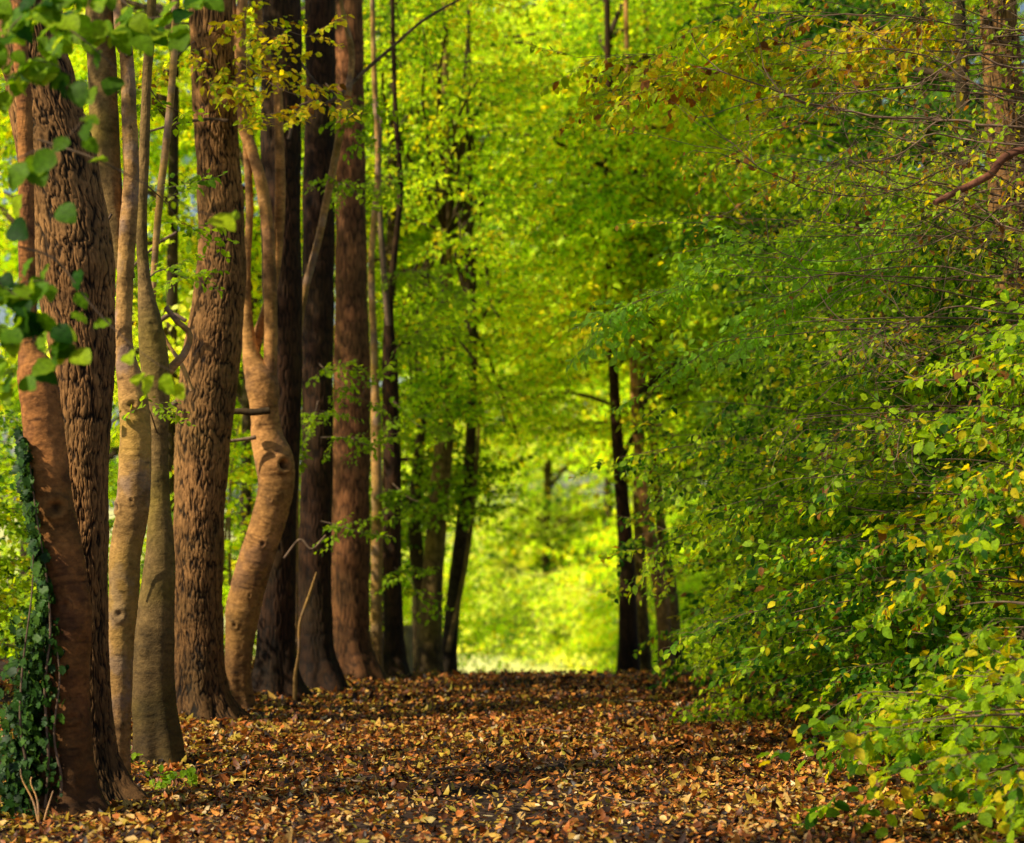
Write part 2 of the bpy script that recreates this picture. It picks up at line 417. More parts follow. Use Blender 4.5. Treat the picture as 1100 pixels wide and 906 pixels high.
def overhead_crown(root, top, centre, radii, nclump, colfn, per=12, trunk_top=None):  # unseen crown above the view, shaped and thinned for the shade it casts
    ml, mt, mlb = MB(), MB(), MB()
    cl = []
    for _ in range(nclump):
        u = rng.normal(size=3); u /= np.linalg.norm(u); cl.append((np.array(centre) + u * np.array(radii) * rng.uniform(.45, 1), rng.uniform(.7, 1.15)))
    tp = np.array(top)
    crown_clumps(ml, None, lambda c: tp + [0, 0, rng.uniform(-1.2, 0)], cl, SP_far, colfn, per, .04, mlimb=mlb)
    ml.build('crown', M_leaf, root); mlb.build('limbs', M_darkwood, root)

# ================================================================== THE SETTING
def build_ground():
    xs = np.concatenate([-np.geomspace(400, 6, 24), np.linspace(-5.8, 5.8, 117), np.geomspace(6, 400, 24)])
    ys = np.concatenate([[-60, -30, -10, 0, 4, 7], np.linspace(8, 24, 161), np.geomspace(24.3, 600, 70)])
    X, Y = np.meshgrid(xs, ys); Zg = ground_z(X, Y) + .012 * vnoise(np.stack([X * 6, Y * 6, X * 0], -1), 2) * (np.abs(X) < 6) * (Y < 24)
    nx = len(xs); i = np.arange(len(ys) - 1)[:, None] * nx; j = np.arange(nx - 1)[None]
    q = np.stack([i + j, i + j + 1, i + nx + j + 1, i + nx + j], -1)
    mb = MB(); mb.add(np.stack([X, Y, Zg], -1), quad=q)
    m, nt, N, L = new_mat('woodland_soil')
    out = N('ShaderNodeOutputMaterial'); pb = N('ShaderNodeBsdfPrincipled'); pb.inputs['Roughness'].default_value = .95
    pb.inputs['Specular IOR Level'].default_value = .15
    tc = N('ShaderNodeTexCoord'); ns = N('ShaderNodeTexNoise'); ns.inputs['Scale'].default_value = 14; ns.inputs['Detail'].default_value = 8
    L(tc.outputs['Object'], ns.inputs['Vector'])
    cr = N('ShaderNodeValToRGB'); e = cr.color_ramp.elements
    e[0].position = .35; e[0].color = (.012, .006, .004, 1); e[1].position = .7; e[1].color = (.09, .055, .04, 1)
    L(ns.outputs['Fac'], cr.inputs[0])
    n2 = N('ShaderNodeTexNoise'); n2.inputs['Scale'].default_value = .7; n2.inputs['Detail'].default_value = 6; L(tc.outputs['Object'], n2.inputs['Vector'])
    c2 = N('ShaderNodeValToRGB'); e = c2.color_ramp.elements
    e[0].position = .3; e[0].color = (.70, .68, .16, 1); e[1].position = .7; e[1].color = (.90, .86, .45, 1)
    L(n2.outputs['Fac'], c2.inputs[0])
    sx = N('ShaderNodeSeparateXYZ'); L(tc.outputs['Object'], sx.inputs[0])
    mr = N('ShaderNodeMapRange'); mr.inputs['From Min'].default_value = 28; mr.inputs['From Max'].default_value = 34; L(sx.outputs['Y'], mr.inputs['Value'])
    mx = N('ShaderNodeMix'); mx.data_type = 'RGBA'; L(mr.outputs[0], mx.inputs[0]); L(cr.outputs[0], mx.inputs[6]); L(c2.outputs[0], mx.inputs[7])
    L(mx.outputs[2], pb.inputs['Base Color'])
    bp = N('ShaderNodeBump'); bp.inputs['Strength'].default_value = .6; bp.inputs['Distance'].default_value = .02; L(ns.outputs['Fac'], bp.inputs['Height']); L(bp.outputs[0], pb.inputs['Normal'])
    L(pb.outputs[0], out.inputs['Surface'])
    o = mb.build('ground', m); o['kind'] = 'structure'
build_ground()

def build_litter():
    lib = []
    for k in range(8):
        v, t = leaf_geo(1, rng.uniform(.42, .8), 1, rng.uniform(-.7, 1.0), rng.uniform(-.8, .8)); v = v - [.5, 0, 0]
        v[:, 2] += rng.uniform(-.6, .6) * v[:, 1] * np.abs(v[:, 0]) + rng.normal(0, .03, len(v)); lib.append((v, t))
    mb = MB(); pts = []
    def band(n, x0, x1, y0, y1): pts.append(np.column_stack([rng.uniform(x0, x1, n), rng.uniform(y0, y1, n)]))
    band(30000, -3.0, 3.2, 9.3, 12.5); band(38000, -3.4, 3.6, 12.5, 16); band(46000, -3.8, 4, 16, 20.5); band(9000, -4, 5, 20.5, 28); band(9000, -8, -3, 9, 24); band(5000, 3, 7, 9, 24)
    p = np.concatenate(pts); n = len(p)
    # fewer leaves where feet have packed the track
    tr = np.exp(-((p[:, 0] + .15) / 1.0) ** 2) * (.5 + .5 * vnoise(np.column_stack([p[:, 0] * 1.2, p[:, 1] * .8, p[:, 0] * 0]), 77)) * sstep(15.5, 12, p[:, 1])
    p = p[rng.random(n) > tr * .9]; n = len(p)
    sz = rng.lognormal(math.log(.032), .38, n).clip(.018, .085); z = ground_z(p[:, 0], p[:, 1]) + rng.random(n) ** 1.5 * .035 + .006
    base = np.array([[.035, .013, .006], [.17, .050, .012], [.50, .145, .024], [.72, .27, .045], [.80, .44, .08], [.88, .64, .32], [.50, .42, .05]])
    pw = np.array([.22, .22, .23, .18, .10, .03, .02])
    ci = rng.choice(7, n, p=pw); col = base[ci] * rng.uniform(.5, 1.3, (n, 1))
    fg = (p[:, 1] < 12.6) & (rng.random(n) < .14); col[fg] = np.array([.80, .48, .15]) * rng.uniform(.6, 1.15, (fg.sum(), 1))  # foreground sunlight put into the colour: a share of brighter tan leaves
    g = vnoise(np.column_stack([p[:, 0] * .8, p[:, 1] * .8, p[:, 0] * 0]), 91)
    dk2 = (rng.random(n) < .35 * sstep(15.5, 17.5, p[:, 1])); col[dk2] = base[0] * rng.uniform(.8, 2.2, (dk2.sum(), 1))  # shade on the far band put into the colour of these leaves
    yl = rng.random(n) < .08 + .18 * sstep(-1.2, -2.4, p[:, 0]) + .1 * g; col[yl] = np.array([.60, .40, .04]) * rng.uniform(.6, 1.1, (yl.sum(), 1))
    which = rng.integers(0, 8, n); yaw = rng.uniform(0, 6.283, n); pit = rng.normal(0, .36, n); rol = rng.normal(0, .4, n)
    cy, sy, cp, sp_, cr, sr = np.cos(yaw), np.sin(yaw), np.cos(pit), np.sin(pit), np.cos(rol), np.sin(rol); o, z1 = np.ones(n), np.zeros(n)
    Zm = np.stack([cy, -sy, z1, sy, cy, z1, z1, z1, o], -1).reshape(n, 3, 3); Ym = np.stack([cp, z1, -sp_, z1, o, z1, sp_, z1, cp], -1).reshape(n, 3, 3); Xm = np.stack([o, z1, z1, z1, cr, -sr, z1, sr, cr], -1).reshape(n, 3, 3)
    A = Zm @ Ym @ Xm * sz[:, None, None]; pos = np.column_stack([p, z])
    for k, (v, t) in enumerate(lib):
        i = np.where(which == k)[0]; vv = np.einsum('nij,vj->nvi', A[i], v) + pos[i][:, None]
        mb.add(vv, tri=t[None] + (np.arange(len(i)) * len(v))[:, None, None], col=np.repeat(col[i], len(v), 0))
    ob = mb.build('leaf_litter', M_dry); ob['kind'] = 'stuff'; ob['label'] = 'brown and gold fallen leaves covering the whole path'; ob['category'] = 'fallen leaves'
build_litter()

# ================================================================== LEFT ROW OF TREES
ROW = 'trees lining the left of the path'
green_mix = palette([DEEP, GREEN, GREEN, LIGHT, LIME], seed=3, yellow=.05)

def row_tree(label, rows, Z, M, mat, kind, top=9., knots=(), flare=.25, seed=0, step=.02, crown=None, name='tree', cat='tree'):
    ctl = px_ctl(rows, Z, top)
    gz = float(ground_z(ctl[0][0], ctl[0][1])); x, y = ctl[0][0], ctl[0][1]
    ctl = [[x, y, gz - .25, ctl[0][3] * 1.02]] + [c for c in ctl if c[2] > gz - .05]
    kn = [(P(u, v, Z - w), s, d) for (u, v, w, s, d) in knots]
    root, cc, rr = mktree(name, label, cat, ROW, (x, y, gz), ctl, M, mat, kind, kn, flare, seed, step)
    if crown:
        (dx, dy, cz), rad, nc = crown
        overhead_crown(root, cc[-1], (x + dx, y + dy, cz), rad, nc, green_mix)
    return root

# brown beech with the ivy, nearest
T1 = row_tree('brown smooth-barked beech with ivy up its left side, nearest at the left edge',
    [(68, 880, 66), (70, 800, 56), (71, 720, 50), (74, 660, 49), (66, 600, 49), (55, 540, 46), (49, 480, 44), (43, 430, 43), (38, 398, 38), (31, 370, 22), (29, 300, 18), (28, 200, 17), (26, 110, 16), (20, 0, 15)],
    11.3, 110, M_beechbrown, 'smooth', 9, [(60, 545, .1, .05, .35), (70, 650, .1, .03, .5), (58, 668, .1, .02, .5), (48, 392, .1, .045, .3), (76, 770, .1, .04, .3), (52, 590, .1, .018, .4)], .35, 4, .012,
    ((-2.0, -0.6, 8), (2.2, 1.6, 1.4), 5), 'beech_tree')
T2 = row_tree('thick dark oak with deeply furrowed bark leaning left behind the ivy-clad beech',
    [(97, 866, 66), (94, 800, 52), (90, 700, 50), (89, 600, 52), (89, 500, 54), (90, 400, 62), (84, 330, 76), (80, 270, 84), (64, 180, 80), (44, 90, 72), (30, 0, 66)],
    11.9, 300, M_oak, 'oak', 9.5, [], .4, 8, .009, ((-3.0, .2, 8.5), (2.6, 1.6, 1.6), 7), 'oak_tree')
T3 = row_tree('slim pale beech forking into two stems between the furrowed oaks',
    [(127, 842, 20), (128, 780, 24), (129, 700, 28), (133, 640, 31), (134, 600, 33), (142, 550, 36), (145, 500, 35), (145, 450, 33), (141, 415, 30), (133, 370, 19), (134, 310, 18), (137, 250, 18), (141, 190, 17), (139, 130, 16), (136, 60, 15), (128, 0, 15)],
    12.8, 90, M_beech, 'smooth', 9, [(141, 435, .09, .035, .3), (141, 538, .09, .018, .6), (124, 545, .05, .04, .4), (128, 660, .08, .035, .3), (141, 136, .04, .012, .5), (143, 210, .04, .012, .5), (131, 780, .08, .02, .4)], .2, 21, .012,
    ((-2, .6, 8.5), (2.4, 1.6, 1.5), 6), 'beech_tree')
limb(T3, [(137, 300, 16), (131, 275, 20), (124, 245, 26), (117, 200, 29), (113, 150, 31), (110, 90, 31), (107, 0, 30), (104, -80, 28)], 12.85, M_mossy, 60, 'smooth', 5, name='stem')
limb(T3, [(139, 60, 9), (132, 50, 8), (118, 38, 7), (104, 28, 5)], 12.75, M_twig, 10)
T4 = row_tree('dull mossy beech with a dead dark stub just left of the upright brown oak',
    [(172, 828, 36), (170, 790, 42), (166, 750, 43), (165, 700, 43), (168, 650, 39), (172, 600, 33), (171, 540, 24), (170, 470, 21), (167, 400, 30), (162, 355, 28), (155, 300, 14), (152, 240, 12), (155, 160, 11), (158, 80, 10), (163, 0, 10)],
    13.5, 84, M_mossy, 'smooth', 8.5, [(166, 350, .1, .05, .45), (155, 700, .1, .03, .3)], .3, 33, .014, ((-2, 1.2, 8.3), (2.2, 2, 1.4), 6), 'beech_tree')
limb(T4, [(168, 420, 12), (185, 395, 10), (198, 380, 8), (204, 360, 6), (190, 345, 6), (178, 330, 5)], 13.6, M_beech, 12)
T5 = row_tree('tall straight brown oak with furrowed bark standing a little proud of the row',
    [(218, 782, 60), (214, 740, 52), (213, 680, 50), (213, 600, 52), (216, 520, 54), (220, 450, 60), (225, 400, 60), (233, 340, 56), (238, 280, 50), (236, 200, 47), (231, 120, 45), (228, 50, 45), (226, 0, 44)],
    16.0, 300, M_oak, 'oak', 9.5, [(192, 432, 0, .05, .15), (193, 470, 0, .035, .2)], .35, 15, .010, ((-4, .5, 8.7), (2.6, 2, 1.8), 8), 'oak_tree')
T6 = row_tree('crooked bulging beech with a hollow knot hole on its right side',
    [(257, 768, 22.9), (255, 730, 25.5), (257, 690, 29.9), (262, 650, 37.0), (275, 600, 37.0), (288, 560, 36.1), (296, 525, 38.7), (295, 498, 41.4), (287, 470, 33.4), (284, 440, 29.9), (281, 410, 35.2), (271, 385, 21.1), (266, 345, 11.4), (265, 290, 8.8), (268, 220, 7.9), (263, 140, 7.9), (256, 90, 7.9), (250, 0, 7.0)],
    16.7, 110, M_tan, 'smooth', 8.5, [(305, 499, .12, .055, 1.5), (251, 672, .12, .03, .6), (290, 537, .14, .02, .4), (282, 585, .13, .028, .4), (268, 640, .13, .02, .3), (275, 455, .12, .03, .2), (262, 400, .1, .03, .35)], .25, 41, .012,
    ((-3, 1, 8.5), (2, 2, 1.3), 7), 'beech_tree')
limb(T6, [(285, 470, 14), (287, 435, 17), (290, 395, 15), (291, 350, 14.5), (290, 300, 14), (288, 250, 13.5), (281, 200, 13), (270, 160, 12), (261, 130, 13), (258, 60, 12), (262, -30, 10)], 16.68, M_tan, 40, 'smooth', 43, [(P(289, 415, 16.5), .02, .3)], name='stem')
limb(T6, [(272, 385, 11), (279, 355, 12), (290, 320, 11), (298, 270, 11), (301, 210, 11), (300, 150, 10), (297, 90, 9), (280, 40, 9), (276, -30, 8)], 16.8, M_tan, 30, 'smooth', 44, name='stem')
limb(T6, [(290, 441, 8), (272, 443, 8), (258, 442, 7), (246, 443, 6)], 16.45, M_darkwood, 14)
limb(T6, [(275, 470, 5), (262, 472, 4), (245, 474, 3)], 16.5, M_twig, 8)
T7 = row_tree('dark upright trunk directly behind the crooked beech',
    [(295, 752, 46), (296, 700, 40), (298, 600, 38), (302, 500, 38), (304, 400, 40), (302, 250, 42), (302, 120, 42), (302, 0, 42)],
    17.6, 130, M_rough, 'rough', 10, [], .3, 51, .014, ((-3, .5, 8.5), (2.4, 2, 1.4), 5), 'oak_tree')
T8 = row_tree('dark trunk with a pale curved sapling rising in front of it',
    [(342, 728, 42), (339, 690, 36), (338, 600, 35), (341, 500, 33), (341, 400, 33), (342, 250, 34), (344, 100, 32), (344, 0, 31)],
    18.8, 110, M_rough, 'rough', 10, [], .3, 58, .016, ((-3, .5, 9), (2.4, 2, 1.4), 4), 'oak_tree')
T9 = row_tree('brown straight trunk where the leafy bank meets the path',
    [(379, 718, 44), (376, 680, 41), (376, 600, 42), (377, 500, 40), (378, 400, 38), (377, 250, 32), (376, 100, 30), (375, 0, 29)],
    20.2, 110, M_brownrough, 'rough', 10.5, [], .3, 63, .016, ((.3, 1, 9.5), (2.4, 2.6, 1.4), 9), 'oak_tree')
T10 = row_tree('slim grey-brown trunk squeezed right of the straight brown trunk',
    [(404, 718, 13), (404, 650, 12), (405, 560, 12), (404, 460, 11), (402, 380, 8), (399, 280, 7), (406, 180, 6), (402, 80, 6), (400, 0, 5)],
    20.9, 36, M_beech, 'smooth', 9, [], .2, 71, .02, ((.3, 1, 8.5), (1.6, 1.6, 1.2), 5), 'young_tree')
T11 = row_tree('dark chestnut-brown trunk last before the leaning pair of trunks',
    [(424, 720, 24), (423, 670, 20), (421, 600, 20), (421, 500, 19), (419, 400, 17), (418, 330, 9), (424, 270, 7), (430, 200, 6), (424, 100, 5)],
    21.5, 60, M_rough, 'rough', 9, [], .25, 77, .02, ((.3, 1, 8.5), (1.6, 1.6, 1.2), 5), 'oak_tree')
limb(T11, [(417, 350, 7), (410, 260, 6), (407, 180, 5), (410, 120, 4)], 21.3, M_twig, 10)
T12 = row_tree('leaning olive trunk, left one of the far pair by the clearing',
    [(459, 728, 30), (461, 690, 26), (465, 620, 22), (471, 540, 21), (478, 460, 19), (481, 380, 15), (480, 280, 12), (478, 120, 10)],
    25, 60, M_mossy, 'rough', 9, [], .2, 83, .02, None, 'leaning_tree')
limb(T12, [(452, 640, 16), (447, 590, 15), (446, 540, 14), (452, 470, 10), (458, 420, 7)], 25.3, M_darkwood, 20, name='stem')
T13 = row_tree('dark leaning trunk, right one of the far pair by the clearing',
    [(480, 728, 20), (483, 690, 17), (489, 630, 15), (496, 570, 14), (503, 510, 13), (507, 440, 10), (508, 330, 8), (505, 200, 6)],
    25.6, 50, M_darkwood, 'rough', 9, [], .2, 89, .02, None, 'leaning_tree')
limb(T13, [(481, 700, 6), (494, 640, 5), (505, 575, 5), (512, 500, 4), (516, 430, 3)], 25.4, M_mossy, 12)

# curved sapling in front of T8
def sapling(label, rows, Z, mat, group=None):
    ctl = px_ctl(rows, Z); gz = float(ground_z(ctl[0][0], Z))
    ctl = [[ctl[0][0], Z, gz - .1, ctl[0][3]]] + [c for c in ctl if c[2] > gz]
    root, _, _ = mktree('sapling', label, 'sapling', group, (ctl[0][0], Z, gz), ctl, 14, mat, 'smooth', (), .15, int(rows[0][0]), .03)
    return root
S1 = sapling('long thin reddish sapling curving up to the right from behind the crooked beech',
    [(318, 720, 6), (317, 600, 7), (319, 450, 7), (321, 360, 7), (328, 310, 8), (341, 262, 8), (352, 210, 8), (362, 160, 8), (372, 110, 8), (378, 60, 7), (370, 20, 5), (362, -20, 4)], 17.9, M_beech)
S2 = sapling('straight thin grey sapling between the pale beech and the tall oak',
    [(163, 700, 9), (164, 500, 8), (163, 380, 8), (165, 300, 7), (171, 220, 8), (180, 140, 8), (187, 60, 8), (188, 0, 7)], 14.6, M_beech)
limb(S2, [(165, 330, 5), (178, 365, 4), (195, 392, 5), (206, 420, 5)], 14.7, M_beech, 8)
S3 = sapling('thin crooked twig of a sapling at the foot of the dark trunks',
    [(317, 728, 4), (321, 700, 3), (322, 670, 3), (332, 640, 3), (340, 615, 2)], 17.2, M_beech)

# wooden marker post beyond the last trunk
def post():
    b = P(438, 712, 22.2); gz = float(ground_z(b[0], b[1])); h = P(438, 672, 22.2)[2] - gz
    root = thing('wooden_post', (b[0], b[1], gz), 'short pale wooden post beside the last brown trunk', 'post')
    mb = MB(); w = .05
    prof = [(0 - .2, w), (h - .03, w), (h, w * .75), (h + .004, .001)]
    vs = []
    for (z, ww) in prof:
        for k in range(8):
            a = k * math.pi / 4 + math.pi / 8; rr = ww * (1 + .06 * math.sin(k * 3.1 + z * 9)) / math.cos(math.pi / 8)
            vs.append((b[0] + rr * math.cos(a), b[1] + rr * math.sin(a), gz + z))
    q = [(r * 8 + k, r * 8 + (k + 1) % 8, r * 8 + 8 + (k + 1) % 8, r * 8 + 8 + k) for r in range(3) for k in range(8)]
    mb.add(vs, quad=q, col=[.9, .3, .5]); mb.build('shaft', bark_mat('weathered_wood', (.3, .2, .08), (.55, .42, .2), (.3, .25, .05), .3), root, False)
post()

# ================================================================== SHRUBS
def shrub(name, label, cat, group, x, y, height, reach, nprim, colfn, sprays, bias=(-1, -.4), stems=4, zlow=.15, per_m=9, prof=None, seed=0, keep=1., mat=None, barkmat=None, sc=(.75, 1.15), droop=.25, prim_r=.008, lean=.25, stemr=.022, gaps=True):
    gz = float(ground_z(x, y)); root = thing(name, (x, y, gz), label, cat, group)
    ml, mt, ms = MB(), MB(), []
    st = []
    for k in range(stems):
        a = rng.uniform(0, 6.28); ln = lean * rng.uniform(.3, 1)
        pts = spline([[x + .12 * math.cos(a), y + .12 * math.sin(a), gz - .1], [x + ln * .4 * math.cos(a), y + ln * .4 * math.sin(a), gz + height * .4],
                      [x + ln * math.cos(a + .5), y + ln * math.sin(a + .5), gz + height * .75], [x + ln * 1.3 * math.cos(a + .2), y + ln * 1.3 * math.sin(a + .2), gz + height]], 24)
        sb = MB(); tube(sb, pts, np.linspace(stemr, .006, 24), 8, [.8, .4, .5]); sb.build('stem', barkmat or M_twig, root); st.append(pts)
    bx = np.array(bias, float); bl = np.linalg.norm(bx); ba = math.atan2(bx[1], bx[0])
    prof = prof or (lambda f: (.55 + .6 * math.sin(math.pi * min(1, f * 1.05 + .12))))
    for k in range(nprim):
        f = (k + rng.random()) / nprim; z = zlow + f * (height - zlow)
        s = st[rng.integers(len(st))]; p0 = s[int(np.clip((z / height) * 23, 0, 23))].copy()
        az = ba + rng.normal(0, 1.15) if rng.random() < .8 else rng.uniform(0, 6.28)
        Lp = reach * prof(f) * rng.uniform(.6, 1.12)
        n = 9; pts = [p0]; pit = rng.uniform(.1, .5) if f > .25 else rng.uniform(-.1, .3); yw = az
        for i in range(n - 1):
            pit -= droop * rng.uniform(.3, 1.5) / n * 2; yw += rng.normal(0, .1)
            pts.append(pts[-1] + Lp / (n - 1) * np.array([math.cos(yw) * math.cos(pit), math.sin(yw) * math.cos(pit), math.sin(pit)]))
        pts = np.array(pts); gzz = ground_z(pts[:, 0], pts[:, 1]) + .06; pts[:, 2] = np.maximum(pts[:, 2], gzz)
        tube(mt, pts, np.linspace(prim_r * rng.uniform(.6, 1.2), .0018, n), 4, [rng.uniform(.5, 1), .4, .5], cap=False)
        m = max(3, int(Lp * per_m)); fr = np.sort(np.append(rng.uniform(.18, .97, m - 1), 1.0))
        pos = np.stack([np.interp(fr * (n - 1), np.arange(n), pts[:, c]) for c in range(3)], 1)
        sg = np.where(np.arange(m) % 2 == 0, 1, -1) * rng.uniform(.4, 1.0, m); sg[-1] = 0
        if gaps:
            ok = fbm(pos * [1.5, 1.5, 2.6], 200, 2) > -.10 - .5 * rng.random(m) ** 2
            pos, sg, fr = pos[ok], sg[ok], fr[ok]; m = len(pos)
            if not m: continue
        place_sprays(ml, mt, sprays, pos, yw + sg, rng.normal(-.12, .2, m), rng.normal(0, .35, m), rng.uniform(*sc, m) * (1 - .25 * fr), colfn, keep)
    ml.build('foliage', mat or M_leaf, root); mt.build('twigs', barkmat or M_twig, root)
    return root

HG = 'hornbeam shrubs making the hedge right of the path'
hg_g = palette([DEEP, DEEP, GREEN, LIGHT, LIME], seed=21, yellow=.06, brown=.03, spread=.32, gain=1.2)
hg_l = palette([DEEP, GREEN, LIGHT, LIME, LIME], seed=22, yellow=.05, spread=.3, gain=1.05)
hg_y = palette([DEEP, GREEN, LIGHT, LIME], seed=23, yellow=.20, brown=.05, spread=.32, gain=1.05)
hg_s = palette([GREEN, LIGHT, LIME], seed=24, yellow=.35, brown=.12, gain=1.1)
shrub('hornbeam_shrub', 'low hornbeam at the bottom right corner with large fresh green leaves over the litter', 'shrub', HG, 2.85, 10.6, 1.15, 1.05, 32, palette([DEEP, GREEN, LIGHT, LIME], seed=30, yellow=.16, brown=.03, spread=.3, gain=1.0), SP_big, (-1, -.1), 4, .1, 6)
shrub('hornbeam_shrub', 'nearest tall hornbeam with yellow leaves in its lower half and bare twigs on top', 'shrub', HG, 3.3, 11.9, 2.6, 1.38, 72, hg_y, SP_mid[:4] + SP_big[:3], (-1, -.5), 5, .35, 8)
shrub('hornbeam_shrub', 'thinly leaved hornbeam with long bare horizontal twigs at the upper right', 'shrub', HG, 3.4, 13.0, 5.0, 1.9, 80, hg_s, SP_sparse, (-1, -.35), 4, 2.1, 6, prof=lambda f: 1.05 - .1 * f, droop=.1, keep=.6)
shrub('hornbeam_shrub', 'dense green hornbeam in the middle of the hedge', 'shrub', HG, 3.2, 14.2, 3.4, 1.55, 105, hg_g, SP_mid, (-1, -.5), 5, .2, 8)
shrub('hornbeam_shrub', 'light green hornbeam reaching furthest over the path edge', 'shrub', HG, 3.1, 16.4, 4.0, 1.9, 130, hg_l, SP_mid, (-1, -.4), 5, .2, 8)
shrub('hornbeam_shrub', 'hornbeam behind the light green one where the litter ends', 'shrub', HG, 3.1, 18.8, 4.4, 1.75, 120, hg_g, SP_mid, (-1, -.4), 5, .1, 8)
shrub('hornbeam_shrub', 'last shaded hornbeam of the hedge beside the far right trunks', 'shrub', HG, 3.6, 21.8, 4.6, 1.6, 90, palette([DEEP, GREEN, GREEN, LIGHT], seed=26), SP_mid, (-1, -.3), 5, .1, 7)

# ================================================================== RIGHT-HAND TREES
RG = 'trees standing behind the hedge'
def plain_tree(name, label, cat, group, rows, Z, mat, kind, top, clumps, sprays, colfn, per=14, seed=0, scale=(.8, 1.3), leafmat=None, M=40, flare=.2, keep=1., limbr=.035, flat=.35):
    ctl = px_ctl(rows, Z, top); x = ctl[0][0]; gz = float(ground_z(x, Z))
    ctl = [[x, Z, gz - .2, ctl[0][3]]] + [c for c in ctl if c[2] > gz + .02]
    root, cc, rr = mktree(name, label, cat, group, (x, Z, gz), ctl, M, mat, kind, (), flare, seed, .03)
    ml, mt, mlb = MB(), MB(), MB()
    def start(c):
        k = np.argmin(np.abs(cc[:, 2] - (c[2] - .25 * np.hypot(c[0] - x, c[1] - Z)))); return cc[k]
    crown_clumps(ml, mt, start, clumps, sprays, colfn, per, limbr, scale, mlb, flat, keep)
    ml.build('crown', leafmat or M_leaf, root); mt.build('twigs', M_darkwood, root); mlb.build('limbs', M_darkwood, root)
    return root

def clump_field(n, u0, u1, v0, v1, z0, z1, r0, r1):
    out = []
    for _ in range(n):
        out.append((P(rng.uniform(u0, u1), rng.uniform(v0, v1), rng.uniform(z0, z1)), rng.uniform(r0, r1)))
    return out

dk = palette([DEEP, DEEP, GREEN, LIGHT], seed=40, yellow=.03)
mg = palette([DEEP, GREEN, LIGHT, LIME], seed=41, yellow=.05, gain=1.2)
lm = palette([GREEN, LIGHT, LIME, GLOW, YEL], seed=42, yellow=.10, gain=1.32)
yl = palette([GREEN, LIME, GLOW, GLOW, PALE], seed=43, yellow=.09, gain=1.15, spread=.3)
lmd = palette([DEEP, GREEN, LIME, GLOW, PALE, PALE], seed=47, yellow=.08, gain=1.15, spread=.3, amp=.6, freq=.7)
fm = palette([GREEN, LIGHT, LIME, LIME], seed=44, yellow=.08, gain=1.2)

plain_tree('oak_tree', 'thick pale-edged trunk at the right edge behind bare twigs', 'tree', RG,
    [(1090, 700, 46), (1088, 500, 44), (1086, 300, 42), (1078, 100, 40), (1072, 0, 38)], 15.5, M_oak, 'oak', 9, clump_field(14, 900, 1300, -500, -100, 13, 18, .8, 1.2), SP_far, mg, 12, 101, M=120)
plain_tree('young_tree', 'thin dark trunk left of the pale-edged trunk at upper right', 'tree', RG,
    [(1040, 700, 16), (1036, 500, 15), (1034, 300, 15), (1034, 100, 14), (1030, 0, 13)], 17.5, M_darkwood, 'rough', 9, clump_field(14, 930, 1150, -40, 420, 17, 20, .6, .9), SP_mid, dk, 14, 102)
plain_tree('oak_tree', 'grey trunk half hidden by leaves above the middle of the hedge', 'tree', RG,
    [(1000, 700, 22), (1000, 500, 21), (1003, 300, 20), (1000, 100, 19), (990, 0, 18)], 21, M_mossy, 'rough', 10, clump_field(22, 830, 1080, -60, 420, 20, 24, .7, 1.1), SP_mid, dk, 16, 103)
plain_tree('oak_tree', 'mid green tree filling the upper right above the hedge', 'tree', RG,
    [(930, 700, 22), (928, 500, 20), (935, 300, 18), (940, 100, 16), (938, 0, 16)], 24, M_mossy, 'rough', 11, clump_field(34, 740, 1000, -80, 420, 22, 27, .8, 1.2), SP_bg, fm, 18, 104, leafmat=M_far)
plain_tree('oak_tree', 'broad green tree leaning over the path from the upper right', 'tree', RG,
    [(850, 700, 20), (850, 500, 19), (846, 300, 18), (840, 100, 16), (835, 0, 15)], 27, M_darkwood, 'rough', 12, clump_field(32, 660, 880, -100, 330, 24, 30, .7, 1.1), SP_bg, lm, 18, 105, leafmat=M_far)
plain_tree('beech_tree', 'beech whose long dark boughs arch across the path from behind the hedge', 'tree', RG,
    [(790, 720, 20), (785, 500, 18), (778, 300, 16), (768, 100, 14)], 29, M_darkwood, 'rough', 12,
    [(P(u, v, Z), r) for u, v, Z, r in [(500, 150, 30, .9), (560, 175, 29, .8), (610, 195, 28.5, .8), (470, 60, 31, .9), (540, 40, 30, 1.), (600, 80, 29, .9), (650, 130, 29, .9), (520, 260, 31, .8), (580, 290, 30, .7), (640, 300, 29, .8), (560, 360, 31, .7), (620, 390, 30, .7), (500, 330, 32, .7), (680, 230, 29, .9), (560, -30, 30, 1.), (640, 20, 29, 1.), (690, 360, 29, .8), (540, 430, 32, .6), (600, 460, 31, .6)]], SP_bg, lm, 17, 111, leafmat=M_far, limbr=.05, flat=.22)
plain_tree('beech_tree', 'dark trunk, leftmost of the far group right of the clearing', 'tree', 'far trunks right of the clearing',
    [(676, 735, 26), (675, 680, 20), (673, 600, 17), (667, 520, 14), (660, 420, 11), (655, 250, 9)], 25.5, M_rough, 'rough', 10, clump_field(12, 600, 760, 0, 430, 26, 29, .5, .8) + clump_field(14, 620, 730, 60, 480, 23.6, 24.8, .4, .65), SP_bg, lm, 15, 106, leafmat=M_far)
plain_tree('beech_tree', 'green-tinged slim trunk, second of the far group right of the clearing', 'tree', 'far trunks right of the clearing',
    [(693, 732, 16), (690, 660, 13), (687, 580, 12), (686, 500, 11), (690, 400, 9)], 26.5, M_mossy, 'rough', 10, clump_field(16, 620, 800, 0, 380, 26, 30, .7, 1.1), SP_bg, lm, 16, 107, leafmat=M_far)
